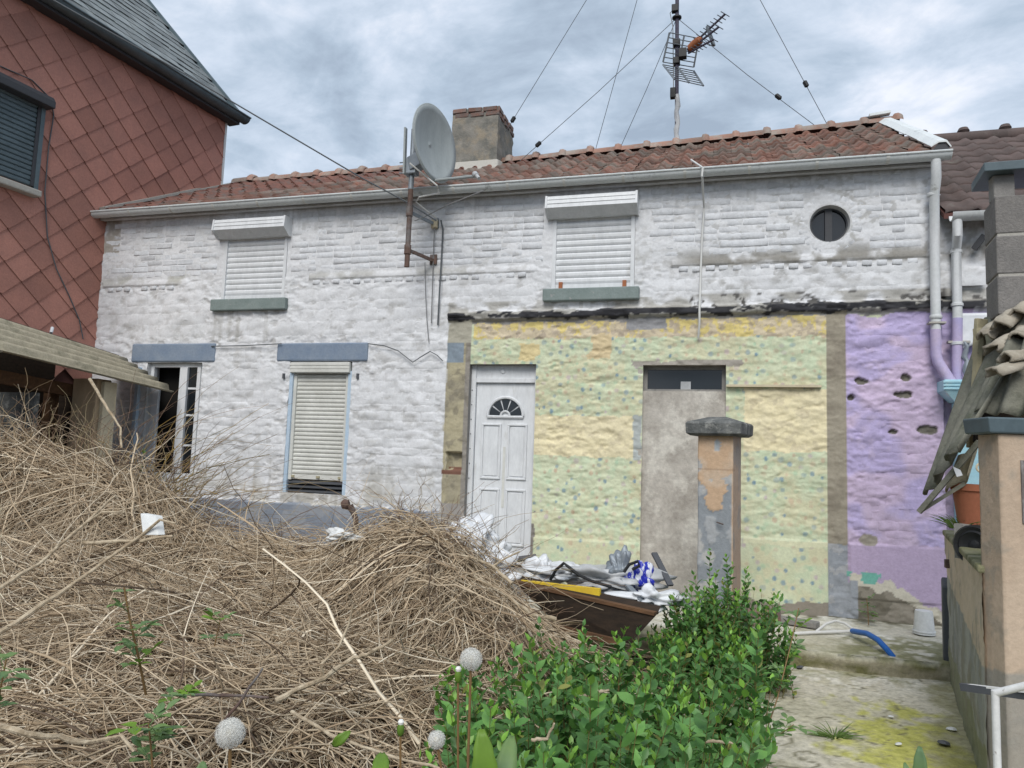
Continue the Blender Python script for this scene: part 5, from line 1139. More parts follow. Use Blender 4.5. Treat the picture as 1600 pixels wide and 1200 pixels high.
# terracotta pot, planter tray, black disc, grass
pt = Vector(atD(1524, 826, 4.45)); tag(MB().lathe([(.085, 0), (.092, .02), (.122, .22), (.132, .225), (.135, .265), (.122, .265), (.11, .22), (.05, .2)], pt, (.03, 0, 1), 24).build('flower_pot', MAT['terracotta'], None, True), 'terracotta flower pot tucked under the corrugated sheet', 'pot')
dcx = Vector(atD(1522, 852, 4.25)); ds = thing('speaker', tuple(dcx), 'round black ribbed disc in a grey case on the wall top', 'speaker'); dax = (Vector(CAM) - dcx); dax.z = 0; dax = (dax.normalized() + wn * .4).normalized()
MB().lathe([(.115, -.05), (.115, 0), (.105, .012), (.085, .004), (.075, .016), (.055, .002), (.03, .0), (.022, .012), (.001, .016)], dcx, tuple(dax), 28).build('cone', MAT['black'], ds, True)
rt2 = dax.cross(Vector((0, 0, 1))).normalized(); b0 = dcx - dax * .06
MB().prism([b0 - rt2 * .17 + Vector((0, 0, .10)), b0 + rt2 * .13 + Vector((0, 0, .11)), b0 + rt2 * .13 + Vector((0, 0, -.09)), b0 - rt2 * .06 + Vector((0, 0, -.10)), b0 - rt2 * .10 + Vector((0, 0, -.04)), b0 - rt2 * .15 + Vector((0, 0, -.02))], tuple(-dax * .10)).build('case', MAT['concrete'], ds)
def grass_tuft(name, p, n, hgt, spread, label, lean=(0, 0, 0)):
    P = []; Rr = []
    r = np.random.RandomState(int(abs(p[0]) * 1000) % 999)
    for k in range(n):
        d = r.randn(2) * spread; h_ = hgt * r.uniform(.5, 1.1); a = np.array([p[0] + d[0] * .4, p[1] + d[1] * .4, p[2]])
        pts = [a + np.array([d[0] * t ** 1.5 + lean[0] * t, d[1] * t ** 1.5 + lean[1] * t, h_ * (t - .35 * t * t) + lean[2] * t]) for t in (0, .3, .6, .85, 1)]; P.append(pts); Rr.append([.003, .003, .0025, .0015, .0004])
    v, q, _ = tubes_np(np.array(P), np.array(Rr), 3, 3); return tag(mesh_np(name, v, q, MAT['grass'], None, smooth=True), label, 'grass')
grass_tuft('grass_tuft', atD(1500, 826, 4.5), 90, .11, .07, 'tuft of grass on the right wall beside the pot')
grass_tuft('grass_tuft', atZ(1305, 1152, -.05), 70, .05, .06, 'small grass tuft growing out of the concrete path')
# lean-to of grey corrugated sheets above the wall
def corr(name, A, B, C_, D_, waves, amp, mat, parent, nu=40, nv=10, rag=0.0, seed=1, thick=.008):
    """A-B lower edge, D-C upper edge; corrugation runs from lower to upper, waves across A-B"""
    A, B, C_, D_ = map(np.array, (A, B, C_, D_)); u, v = np.meshgrid(np.linspace(0, 1, nu), np.linspace(0, 1, nv)); u = u.ravel()[:, None]; v = v.ravel()[:, None]
    if rag: v = np.clip(v + rag * (1 - v) * fbm(u[:, 0] * 8, u[:, 0] * 0 + seed, 4, seed)[:, None], 0, 1.0)
    P = (A * (1 - u) + B * u) * (1 - v) + (D_ * (1 - u) + C_ * u) * v; n = np.cross(B - A, D_ - A); n /= np.linalg.norm(n)
    P = P + n * (amp * np.sin(u * waves * 2 * math.pi))
    i = np.arange(nu * nv).reshape(nv, nu); q = np.stack([i[:-1, :-1], i[:-1, 1:], i[1:, 1:], i[1:, :-1]], -1).reshape(-1, 4)
    o = mesh_np(name, P, q, mat, parent, smooth=True); s = o.modifiers.new('thick', 'SOLIDIFY'); s.thickness = thick; s.offset = 0; return o
lt = thing('lean_to', tuple(atD(1540, 800, 4.4)), 'collapsing lean-to of grey corrugated sheets at the right edge', 'shed')
A = Vector(atD(1440, 796, 4.75)); D_ = Vector(atD(1540, 500, 4.95)); B = Vector(atD(1492, 702, 4.15)); C_ = Vector(atD(1640, 470, 4.35))
corr('corrugated_sheet', A, B, C_, D_, 3.0, .028, MAT['fibro_g'], lt, 36, 12, .10, 3)
A2 = Vector(atD(1520, 650, 4.3)); D2 = Vector(atD(1575, 530, 4.35)); B2 = Vector(atD(1640, 655, 3.95)); C2 = Vector(atD(1660, 520, 4.1))
corr('corrugated_sheet', A2, B2, C2, D2, 3.0, .025, MAT['fibro_g'], lt, 40, 10, .08, 8)
A3 = Vector(atD(1522, 690, 4.5)); B3 = Vector(atD(1640, 680, 4.3)); C3 = Vector(atD(1660, 545, 4.6)); D3 = Vector(atD(1540, 545, 4.8)); m = MB(); m.prism([A3, B3, C3, D3], (0, .03, 0)); m.build('dark_back', MAT['darkwood'], lt)
m = MB(); m.bar(Vector(atD(1520, 700, 4.85)), Vector(atD(1533, 498, 4.85)), .09, .03); m.build('timber', MAT['jamb'], lt, bev=.006)
m = MB(); m.bar(Vector(atD(1436, 800, 4.5)), Vector(atD(1530, 690, 4.25)), .018, .03); m.build('edge_strip', MAT['fibro_g'], lt); MB().bar(Vector(atD(1438, 799, 4.52)), Vector(atD(1508, 755, 4.4)), .014, .022).build('edge_strip', MAT['fibro_g'], lt)
A4 = Vector(atD(1475, 780, 4.55)); B4 = Vector(atD(1508, 752, 4.35)); C4 = Vector(atD(1524, 695, 4.3)); D4 = Vector(atD(1500, 720, 4.5)); corr('torn_lining', A4, B4, C4, D4, 1.0, .03, MAT['fibro'], lt, 20, 8, .3, 12, .004)
m = MB(); p = Vector(atD(1495, 737, 4.32)); m.prism([p + Vector((-.02, 0, .03)), p + Vector((.02, 0, .01)), p + Vector((.03, 0, -.02)), p + Vector((0, 0, -.03))], (0, .004, 0)); m.build('paper_scrap', MAT['plastic_w'], lt)
# old ridge tiles and broken pieces piled on top
def rub(px, py, D, L_, r, ax, label):
    m = MB(); c = Vector(atD(px, py, D)); axv = Vector(ax).normalized(); x = axv.cross(Vector((0, 0, 1))).normalized(); y = x.cross(axv); nn = 8; rg = random.Random(int(px))
    for v in range(4):
        t = v / 3 - .5
        for i in range(nn):
            a = math.pi * (i / (nn - 1)) ; k = r * (1 + .2 * rg.uniform(-1, 1)); m.v.append(tuple(c + axv * (t * L_ * (1 + .15 * rg.uniform(-1, 1))) + x * k * math.cos(a) + y * k * math.sin(a)))
    for v in range(3):
        for i in range(nn - 1): a = v * nn + i; m.f.append((a, a + 1, a + nn + 1, a + nn))
    o = m.build('broken_tile', MAT['fibro_t'], None, True); s = o.modifiers.new('thick', 'SOLIDIFY'); s.thickness = .016; tag(o, label, 'tile', 'broken tiles heaped on the lean-to')
MAT['fibro_t'] = M('weathered_piece', (0.42, 0.38, 0.31), (0.32, 0.28, 0.22), scale=9, rough=.9, bump=.5, c3=(.20, .18, .14), s3=7, t3=(.55, .68))
rub(1553, 520, 4.6, .22, .06, (.62, .55, .5), 'leftmost broken ridge tile on top of the lean-to'); rub(1577, 503, 4.5, .22, .06, (.6, .6, .45), 'broken ridge tile touching the block column'); rub(1598, 488, 4.5, .22, .055, (.55, .7, .4), 'uppermost broken ridge tile by the right edge')
rub(1570, 542, 4.4, .22, .06, (.7, .5, .42), 'broken ridge tile in the middle of the heap'); rub(1590, 562, 4.2, .20, .055, (.8, .5, .2), 'pale broken tile at the right edge of the heap'); rub(1572, 582, 4.15, .18, .055, (.8, .5, .3), 'lowest broken tile lying on the corrugated sheet'); rub(1597, 528, 4.35, .20, .06, (.5, .75, .4), 'broken tile below the uppermost one')
m = MB(); p = Vector(atD(1528, 535, 4.7)); m.tube([p + Vector((0, 0, .09)), p + Vector((.01, 0, 0)), p + Vector((-.01, 0, -.2)), p + Vector((-.03, 0, -.32))], [.03, .035, .03, .02], 7); tag(m.build('split_log', MAT['jamb'], None, True), 'split rotten timber end standing beside the broken tiles', 'log')
# concrete block chimney of the outdoor oven
bc = thing('block_chimney', tuple(atD(1570, 510, 3.75)), 'column of bare concrete blocks with a dark slab on top', 'chimney')
q0 = Vector(atD(1536, 300, 5.05)); q1 = Vector(atD(1554, 300, 4.75)); q0.z = q1.z = 0; h1 = q1 - q0; h2 = Vector((-h1.y, h1.x, 0)).normalized()
if h2.x < 0: h2 = -h2
h2 = (h2 + Vector((.1, .05, 0))).normalized() * .50; BC = .262; BZ = float(atD(1554, 303, 4.75)[2]) - 6 * BC
m = MB()
def blk(z0, z1, sh): a = [q0 - h1.normalized() * sh, q1, q1 + h2, q0 + h2]; return [Vector((v.x, v.y, z0)) for v in a] + [Vector((v.x, v.y, z1)) for v in a]
for k in range(6): o = MB().hexa(blk(BZ + k * BC, BZ + k * BC + BC - .016, 0)).build('block', MAT['block'], bc, bev=.008)
cc = q0 + (h1 + h2) / 2; m = MB(); a = [cc + (v - cc) * .965 for v in (q0, q1, q1 + h2, q0 + h2)]; BT = BZ + 6 * BC; m.hexa([Vector((v.x, v.y, -.1)) for v in a] + [Vector((v.x, v.y, BT - .02)) for v in a]); m.build('mortar_core', MAT['mortar'], bc)
m = MB(); v = q0.lerp(q1, .7) + h2 * .12; m.box(v.x - .06, v.x + .06, v.y - .05, v.y + .05, BT - .02, BT + .14); m.build('cap_post', MAT['concrete'], bc, bev=.006)
v = q1 + h2 * .85 - h1 * .4; MB().box(v.x - .05, v.x + .05, v.y - .05, v.y + .05, BT - .02, BT + .14).build('cap_post', MAT['concrete'], bc, bev=.006)
a = [q0 + (q0 - cc) * .25, q1 + (q1 - cc) * .25, q1 + h2 + (q1 + h2 - cc) * .25, q0 + h2 + (q0 + h2 - cc) * .25]; MB().hexa([Vector((v.x, v.y, BT + .14)) for v in a] + [Vector((v.x, v.y, BT + .20)) for v in a]).build('cap_slab', MAT['zinc'], bc, bev=.006)

# ================================================================== LEFT SHED
sh_ = thing('garden_shed', (-6.9, -1.3, 0), 'open shed with a sagging corrugated fibre-cement roof beside the red house', 'shed')
A = Vector((-6.42, -2.45, 2.28)); B = Vector((-7.30, -2.45, 2.80)); C_ = Vector((-7.30, -.08, 2.54)); D_ = Vector((-6.42, -.08, 2.10))
corr('corrugated_sheet', A, B, C_, D_, 5.5, .032, MAT['fibro'], sh_, 72, 14, .03, 4)
corr('corrugated_sheet', A + Vector((.03, -1.15, .10)), B + Vector((.03, -1.15, .11)), B + Vector((0.01, .1, -.022)), A + Vector((0.01, .1, -.022)), 5.5, .032, MAT['fibro'], sh_, 72, 10, .03, 6)
MB().bar((-7.31, -3.6, 2.90), (-7.31, -.08, 2.535), .05, .03).build('top_batten', MAT['dark_box'], sh_)
p0 = Vector(atY(122, 640, -.85)); p1 = Vector(atY(160, 640, -.85))
MB().box(p0.x, p1.x, -.95, -.75, -.12, 2.16).build('post', MAT['cream_post'], sh_, bev=.01)
MB().box(p1.x + .005, p1.x + .05, -.90, -.72, -.12, 2.13).build('post_side', MAT['cardboard'], sh_)
MB().bar((p0.x - .3, -3.4, 2.22), (p0.x - .05, -.86, 2.02), .08, .14).build('beam', MAT['wood'], sh_, bev=.006)
MB().box(p0.x - .33, p0.x - .23, -1.02, -.9, -.12, 2.0).build('inner_post', MAT['wood'], sh_, bev=.006)
MB().box(-7.72, p0.x - .02, -.70, -.64, -.12, 2.1).build('back_panel', MAT['darkwood'], sh_)
MB().box(-7.6, -6.95, -1.5, -1.44, .4, 1.95).build('green_panel', MAT['cap'], sh_)
m = MB(); m.hexa([red(-4.0, -.1, .30), red(-4.0, -.1, .33), red(-.75, -.1, .33), red(-.75, -.1, .30), red(-4.0, 2.62, .30), red(-4.0, 2.62, .33), red(-.75, 2.55, .33), red(-.75, 2.55, .30)]); m.build('shade_panel', MAT['darkwood'], sh_)  # added dark sheet over the red wall, standing in for shade inside the shed
MB().tube([redpx(80, 520, .45), redpx(82, 512, .42)], .018, 8).build('roof_peg', MAT['plastic_w'], sh_)

# ================================================================== BRUSH PILE
MOUNDS = [(-6.2, -2.3, 1.2, .85, 1.42), (-5.2, -2.5, 1.0, .8, 1.0), (-4.3, -2.4, 1.3, .9, .68), (-3.2, -2.5, 1.0, .9, .62), (-2.15, -2.55, .72, .62, .90), (-1.75, -3.0, .66, .75, .62), (-4.9, -2.2, .8, .6, .86), (-2.9, -4.1, 1.5, 1.0, .46), (-4.6, -3.6, 1.4, .9, .62), (-2.2, -5.0, 1.1, .9, .36), (-1.5, -4.2, .6, .8, .25)]
def PH(x, y):
    s = 0
    for cx, cy, rx, ry, h in MOUNDS: s = s + (h * np.exp(-((x - cx) / rx) ** 2 * .9 - ((y - cy) / ry) ** 2 * .9)) ** 3
    return -.10 + s ** (1 / 3) + .05 * (fbm(x * 2.5, y * 2.5, 3, 800) - .5)
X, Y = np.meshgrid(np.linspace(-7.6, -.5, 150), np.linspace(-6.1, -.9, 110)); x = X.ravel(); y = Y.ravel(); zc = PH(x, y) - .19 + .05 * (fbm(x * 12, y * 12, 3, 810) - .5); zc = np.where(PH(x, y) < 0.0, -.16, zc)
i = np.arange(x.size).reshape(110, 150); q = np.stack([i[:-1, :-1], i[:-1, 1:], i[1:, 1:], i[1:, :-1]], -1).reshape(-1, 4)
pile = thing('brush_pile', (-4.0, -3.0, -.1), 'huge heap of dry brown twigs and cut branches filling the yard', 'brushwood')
mesh_np('gap_shade_core', np.stack([x, y, zc], 1), q, MAT['core'], pile, smooth=True)['kind'] = 'stuff'  # dark sheet below the twigs; the shade in the gaps is its colour
rs = np.random.RandomState(42)
def flow(x, y):
    """preferred direction of the twigs: fan out from the right mound, lie along the house further left"""
    a_fan = np.arctan2(y + 2.35, x + 1.75); wf = np.exp(-((x + 1.9) / 1.0) ** 2 - ((y + 2.9) / 1.1) ** 2)
    a_row = math.pi + .25 * np.sin(x * 1.3 + y) + .15 + 4.2 * (fbm(x * .9 + 5, y * .9, 2, 820) - .5)
    vx = np.cos(a_fan) * wf * 1.6 + np.cos(a_row) * (1 - wf); vy = np.sin(a_fan) * wf * 1.6 + np.sin(a_row) * (1 - wf); return np.arctan2(vy, vx)
def twigs(n, box, lmin, lmax, rmin, rmax, lift, spread, K=9, curl=.35, seed=1, wild=.0, bundle=.7):
    r = np.random.RandomState(seed); x = np.zeros(0); y = np.zeros(0)
    while len(x) < n:
        cx = r.uniform(box[0], box[1], n * 2); cy = r.uniform(box[2], box[3], n * 2); k = PH(cx, cy) > .06 + .1 * r.rand(n * 2)
        # keep what the yard side shows
        x = np.concatenate([x, cx[k]]); y = np.concatenate([y, cy[k]])
    x = x[:n]; y = y[:n]; nc = max(1, n // 22); ci = r.randint(0, nc, n); inb = r.rand(n) < bundle; x = np.where(inb, x[ci] + r.randn(n) * .10, x); y = np.where(inb, y[ci] + r.randn(n) * .08, y); ca = r.randn(nc)[ci] * spread; cl = r.uniform(-.06, .08, nc)[ci]; L_ = r.uniform(lmin, lmax, n) * r.uniform(.6, 1, n); st = L_ / (K - 1)
    a = flow(x, y) + np.where(inb, ca + r.randn(n) * .16, r.randn(n) * spread) + np.where(r.rand(n) < .5, math.pi, 0) * (r.rand(n) < .3); wig = r.randn(n) * curl; off0 = np.where(inb, cl + r.uniform(-.05, .06, n), r.uniform(-.11, lift, n)); arch = r.uniform(0, 1, n) ** 2 * .10; tilt = r.randn(n) * .06 + wild * np.abs(r.randn(n))
    P = np.zeros((n, K, 3)); ph = r.rand(n) * 6.28; fq = r.uniform(.5, 1.6, n); z_s = None
    for k in range(K):
        t = k / (K - 1); zsurf = PH(x, y); z_s = zsurf if z_s is None else z_s * .45 + zsurf * .55
        P[:, k] = np.stack([x, y, np.maximum(z_s + off0 + arch * 4 * t * (1 - t) + tilt * t * L_ * 2 + .012 * np.sin(ph * 2 + t * 9), -.1)], 1)
        a = a + wig / K + .22 * np.sin(ph + k * fq) * curl + r.randn(n) * .08; x = x + np.cos(a) * st; y = y + np.sin(a) * st
    kk = (r.rand(n) < .45)[:, None, None] * r.randn(n, K, 3) * np.array([.012, .012, .010]); kk[:, 0] = 0; P = P + kk
    R0 = r.uniform(rmin, rmax, n) * r.uniform(.7, 1.1, n) * np.where((r.rand(n) < .12) & (rmax < .008), 1.7, 1.0); R = R0[:, None] * np.linspace(1, .45, K)[None]
    return P, R
def forks(P, R, m, seed):      # side twigs leaving their parent at an angle
    r = np.random.RandomState(seed); n, K, _ = P.shape; oP = []; oR = []
    for _ in range(m):
        k = r.randint(2, K - 2, n); p = P[np.arange(n), k]; t = P[np.arange(n), k + 1] - p; L_ = np.linalg.norm(t, axis=1, keepdims=True); t = t / (L_ + 1e-6); s = r.randn(n, 3) * np.array([1, 1, .7]); s -= t * (s * t).sum(1, keepdims=True); s /= np.linalg.norm(s, axis=1, keepdims=True) + 1e-6
        d = t * .75 + s * r.uniform(.5, .9, (n, 1)); d /= np.linalg.norm(d, axis=1, keepdims=True); ln = L_ * r.uniform(1.0, 3.2, (n, 1)); q = np.zeros((n, K, 3)); b = r.randn(n, 3) * .12
        for j in range(K): u = j / (K - 1); q[:, j] = p + d * ln * u + b * ln * u * u
        oP.append(q); oR.append(R[np.arange(n), k][:, None] * .72 * np.linspace(1, .4, K)[None])
    return np.concatenate(oP), np.concatenate(oR)
def twig_cols(tw, seed, base=((.56, .45, .315), (.35, .26, .17), (.74, .64, .49), (.44, .335, .22), (.13, .09, .06))):
    r = np.random.RandomState(seed); n = tw.max() + 1; b = np.array(base)[r.choice(len(base), n, p=[.34, .22, .16, .18, .10])] * r.uniform(.8, 1.15, n)[:, None]; return b[tw]
PS = []; RSs = []
for args in ((8000, (-7.2, -.9, -5.9, -1.2), .4, 1.4, .0026, .0054, .10, .6, 9, .42, 1, .05), (4600, (-2.9, -.9, -4.6, -1.8), .5, 1.3, .0025, .0052, .11, .36, 9, .28, 2, .0),
             (2600, (-5.6, -1.2, -5.9, -2.6), .4, 1.2, .003, .0065, .14, 1.1, 9, .8, 3, .07), (2200, (-6.8, -1.0, -5.6, -1.6), .3, .8, .002, .004, .15, 1.4, 9, 1.8, 4, .22), (850, (-6.4, -1.2, -5.9, -1.9), .6, 1.6, .0055, .0115, .13, .8, 9, .45, 15, .05)):
    P, R = twigs(*args); PS.append(P); RSs.append(R)
    if args[10] in (3, 15): P2, R2 = forks(P, R, 2, args[10] + 60); PS.append(P2); RSs.append(R2)
P = np.concatenate(PS); R = np.concatenate(RSs); v, q, tw = tubes_np(P, R, 3, 5)
mesh_np('twigs', v, q, MAT['twig'], pile, twig_cols(tw, 6), smooth=True)['kind'] = 'stuff'
# upright and arching shoots standing out against the white wall
def shoots(n, xr, yr, h, lean, seed, K=10, cols=None, r0=.0042, fan=0.5):
    r = np.random.RandomState(seed); P = np.zeros((n, K, 3)); x = r.uniform(*xr, n); y = r.uniform(*yr, n); H_ = h * r.uniform(.45, 1.1, n); dx = lean + r.randn(n) * fan; dy = r.randn(n) * .2; droop = r.uniform(.2, 1.1, n)
    for k in range(K):
        t = k / (K - 1); P[:, k] = np.stack([x + dx * H_ * (t * .4 + t * t * .8) + .02 * np.sin(k * 1.7 + x * 40), y + dy * H_ * t, PH(x, y) - .05 + H_ * (1.25 * t - droop * .75 * t * t)], 1)
    return P, r.uniform(.6, 1.1, n)[:, None] * r0 * np.linspace(1, .35, K)[None]
SP = []; SR = []
for a in ((150, (-5.9, -4.6), (-2.0, -1.5), 1.25, .35, 21), (150, (-5.2, -3.8), (-1.9, -1.4), .8, .5, 22), (170, (-6.7, -5.2), (-2.5, -1.8), .85, .25, 23), (520, (-2.75, -1.5), (-2.5, -2.0), .56, .0, 24), (40, (-3.8, -2.8), (-2.1, -1.7), .5, .5, 25), (26, (-1.7, -1.2), (-2.4, -2.1), .35, .7, 27)):
    P, R = shoots(*a); SP.append(P); SR.append(R)
v, q, tw = tubes_np(np.concatenate(SP), np.concatenate(SR), 3, 9)
mesh_np('thin_shoots', v, q, MAT['twig'], pile, twig_cols(tw, 12, ((.24, .16, .11), (.30, .22, .13), (.36, .29, .17), (.17, .11, .08), (.42, .34, .24))), smooth=True)['kind'] = 'stuff'
# wiry tangle of yellowish shoots before the left window
P, R = shoots(80, (-6.0, -5.4), (-1.6, -1.2), 1.4, .5, 31, 12, None, .008, .30)
P[:, :, 0] += .035 * np.sin(np.arange(12)[None] * 2.1 + np.arange(80)[:, None]); P[:, :, 2] += .02 * np.cos(np.arange(12)[None] * 2.6 + np.arange(80)[:, None]); v, q, tw = tubes_np(P, R, 4, 8)
o = mesh_np('willow_shoots', v, q, MAT['twig'], None, twig_cols(tw, 13, ((.40, .27, .09), (.34, .22, .08), (.44, .33, .15), (.28, .19, .08), (.2, .16, .06))), smooth=True)
tag(o, 'corkscrew yellowish willow shoots rising in front of the left window', 'shoots', kind='stuff')
# single thick branches
def branch(pts, r, label, mat='bark', subs=()):
    b = thing('cut_branch', tuple(pts[0]), label, 'branch', 'cut branches lying on the heap'); n_ = len(pts); P = []; r = r * .85
    rb2 = random.Random(int(abs(pts[0][0]) * 997))
    for i in range(n_ - 1):
        for t in (0, .2, .4, .6, .8):
            a, c = Vector(pts[i]), Vector(pts[i + 1]); P.append(a.lerp(c, t) + Vector((rb2.uniform(-1, 1), rb2.uniform(-1, 1), rb2.uniform(-1, 1))) * r * (0 if i == 0 and t == 0 else .38))
    P.append(Vector(pts[-1])); MB().tube(P, [r * (.95 - .45 * k / len(P)) * rb2.uniform(.85, 1.15) for k in range(len(P))], 8).build('limb', MAT[mat], b, True)
    for s in subs: MB().tube([Vector(p) for p in s], [r * .6 * (1 - .5 * k / len(s)) for k in range(len(s))], 6).build('side_twig', MAT[mat], b, True)
D = lambda px, py, d: tuple(atD(px, py, d))
branch([D(-20, 1000, 3.4), D(90, 930, 3.7), D(222, 836, 3.9)], .017, 'long pale stripped branch slanting up to the white scrap at left', subs=([D(222, 836, 3.9), D(250, 812, 3.9), D(275, 818, 3.85)],))
branch([D(130, 848, 3.95), D(210, 846, 3.9), D(270, 838, 3.9)], .014, 'short pale straight stick crossing the long stripped branch')
branch([D(-20, 1135, 2.3), D(60, 1148, 2.25), D(140, 1160, 2.2)], .014, 'thick grey-brown branch at the bottom left corner', subs=([D(140, 1160, 2.2), D(190, 1150, 2.15), D(210, 1175, 2.1)],))
branch([D(456, 1112, 2.6), D(520, 1150, 2.35), D(600, 1178, 2.2), D(690, 1202, 2.1)], .008, 'long thin whitish stick running to the bottom edge by the dandelion bud')
branch([D(430, 1095, 2.8), D(505, 1060, 2.9), D(552, 1028, 3.0), D(585, 1018, 3.0), D(612, 1000, 3.0)], .014, 'crooked pale branch in the middle of the heap', subs=([D(505, 1060, 2.9), D(502, 1038, 2.9), D(530, 1010, 2.95), D(545, 975, 3.0), D(552, 944, 3.0)],))
branch([D(-10, 925, 3.6), D(60, 880, 3.8), D(130, 820, 4.0), D(180, 775, 4.2)], .013, 'grey branch rising along the left edge of the heap', 'bark', ([D(130, 820, 4.0), D(160, 800, 4.0), D(195, 800, 4.0)],))
branch([D(140, 592, 5.3), D(170, 640, 5.2), D(188, 668, 5.1), D(190, 700, 5.0)], .013, 'bare curved branch leaning against the shed post')
branch([D(800, 912, 4.9), D(770, 885, 5.0), D(735, 870, 5.0), D(700, 865, 5.0)], .016, 'brown forked branch at the right shoulder of the heap', 'bark', ([D(770, 885, 5.0), D(790, 872, 5.0), D(812, 862, 4.95)],))
branch([D(868, 968, 4.75), D(830, 960, 4.7), D(790, 930, 4.7), D(740, 900, 4.7)], .02, 'thick bundle of grey branches by the dark board', 'bark', ([D(868, 985, 4.7), D(830, 985, 4.6), D(780, 975, 4.6)], [D(860, 1000, 4.7), D(810, 990, 4.6), D(760, 960, 4.6)]))
branch([D(905, 1090, 2.9), D(930, 1082, 2.9), D(952, 1078, 2.9)], .011, 'short pale stick lying inside the privet')
branch([D(830, 1156, 2.5), D(855, 1154, 2.5), D(866, 1130, 2.5)], .008, 'broken whitish twig at the lower left of the privet'); branch([D(1092, 1160, 2.6), D(1120, 1158, 2.6), D(1145, 1162, 2.6)], .008, 'small pale stick near the lower right of the privet')
branch([D(300, 1085, 2.5), D(350, 1087, 2.5), D(420, 1090, 2.5)], .009, 'reddish brown stem lying across the front of the heap', 'rust'); branch([D(340, 1140, 2.4), D(380, 1090, 2.4), D(410, 1045, 2.4)], .007, 'thin reddish stem slanting behind the nearest dandelion', 'rust')
# white scrap board, rusty pipe, green sack, white rubble
m = MB(); m.prism([D(219, 802, 3.95), D(243, 806, 3.95), D(247, 836, 3.9), D(223, 836, 3.9)], (0.02, .03, .0)); tag(m.build('scrap_board', MAT['white_p'], None, bev=.003), 'small white board stuck upright in the twigs', 'board')
m = MB(); m.tube([D(556, 850, 5.9), D(556, 812, 5.9), D(552, 800, 5.9), D(546, 790, 5.9)], [.022, .022, .024, .03], 10); m.lathe([(.03, -.03), (.045, 0), (.03, .03)], D(540, 788, 5.9), (1, .2, .3), 10); tag(m.build('rusty_pipe', MAT['rust'], None, True), 'rusty bent pipe sticking up before the plinth', 'pipe')
def blob(name, c, r, mat, label, cat, seed, n=(14, 20), amp=.35, sharp=7):
    """crumpled film: a lump folded along random creases"""
    g_ = np.random.RandomState(seed * 13 + 5); th, ph = np.meshgrid(np.linspace(0, math.pi, 30), np.linspace(0, 2 * math.pi, 44, endpoint=False), indexing='ij'); th = th.ravel(); ph = ph.ravel()
    d = np.stack([np.sin(th) * np.cos(ph), np.sin(th) * np.sin(ph), np.cos(th)], 1); f_ = np.ones(len(d))
    for k in range(10):
        nv = g_.randn(3); nv /= np.linalg.norm(nv); fq = g_.uniform(.5, 1.0) * (1 + k * .28); t = d @ nv * fq + g_.rand(); f_ += amp * .55 / (1 + k * .35) * (np.abs((t % 1) - .5) * 4 - 1)
    f_ = np.clip(f_, .25, 2.0); V = np.array(c) + d * np.array(r) * f_[:, None]
    i = np.arange(30 * 44).reshape(30, 44); q = np.stack([i[:-1], i[1:], np.roll(i, -1, 1)[1:], np.roll(i, -1, 1)[:-1]], -1).reshape(-1, 4)
    o = mesh_np(name, V, q, mat, None, smooth=False); return tag(o, label, cat)
blob('foam_lump', D(533, 836, 5.3), (.09, .06, .032), MAT['white_p'], 'white crumbling foam lump on the back of the heap', 'rubble', 9, amp=.7)
# ================================================================== RUBBISH BY THE DOOR
bd_ = thing('old_board', tuple(atD(900, 990, 5.2)), 'dark weathered board leaning under the rubbish beside the privet', 'board')
V8 = [Vector(atY(805, 912, -1.95)), Vector(atY(1025, 962, -2.3)), Vector(atY(985, 1005, -2.25)), Vector(atY(880, 985, -2.05))]
m = MB(); m.prism(V8, (.03, .10, .05)); m.build('panel', MAT['darkwood'], bd_, bev=.004)
MB().bar(Vector(atY(862, 978, -2.08)), Vector(atY(965, 1003, -2.28)), .03, .04).build('batten', MAT['wood'], bd_)
MB().bar(V8[0] + Vector((0, .03, .01)), V8[1] + Vector((0, .03, .01)), .08, .022).build('top_edge', MAT['wood'], bd_)
m = MB(); a, b = Vector(atY(815, 912, -1.9)), Vector(atY(938, 926, -2.08)); m.bar(a, b, .03, .062); tag(m.build('yellow_bar', MAT['yellow'], None, bev=.003), 'yellow painted bar lying on the dark board', 'bar')
for k, (px, py, r, sd) in enumerate(((745, 835, .13, 1), (765, 868, .12, 2), (735, 860, .14, 3), (785, 902, .075, 5), (720, 835, .10, 6), (845, 895, .09, 7))):
    blob('plastic_bag', atY(px, py, -1.35), (r * 1.3, r * .8, r), MAT['plastic_w'], ['topmost white crumpled plastic bag in front of the door', 'white crumpled bag at the bottom middle of the door', 'white crumpled bag left of the door by the twig crest', 'white crumpled bag under the grey pipe', 'small white bag tucked behind the dark twigs', 'white bag lying above the yellow bar'][k], 'bag', sd, amp=.6, sharp=9)['group'] = 'white plastic bags by the door'
blob('film_heap', atY(945, 905, -1.75), (.30, .16, .09), MAT['plastic_g'], 'grey crumpled plastic film on the board', 'plastic', 14, (16, 26), .75, 10); blob('film_heap', atY(880, 895, -1.6), (.20, .14, .06), MAT['plastic_w'], 'white crumpled film behind the yellow bar', 'plastic', 15, (14, 24), .7, 10)
blob('printed_sack', atY(1000, 912, -1.75), (.11, .10, .15), MAT['plastic_b'], 'blue and white printed sack at the right end of the rubbish', 'sack', 16, (16, 24), .45, 6); blob('film_heap', atY(1020, 935, -2.0), (.18, .12, .07), MAT['plastic_w'], 'white plastic strips below the printed sack', 'plastic', 17, (14, 24), .8, 11); blob('film_heap', atY(970, 895, -1.7), (.08, .07, .11), MAT['galv'], 'silver-grey plastic scrap beside the printed sack', 'plastic', 18, (14, 20), .7, 9)
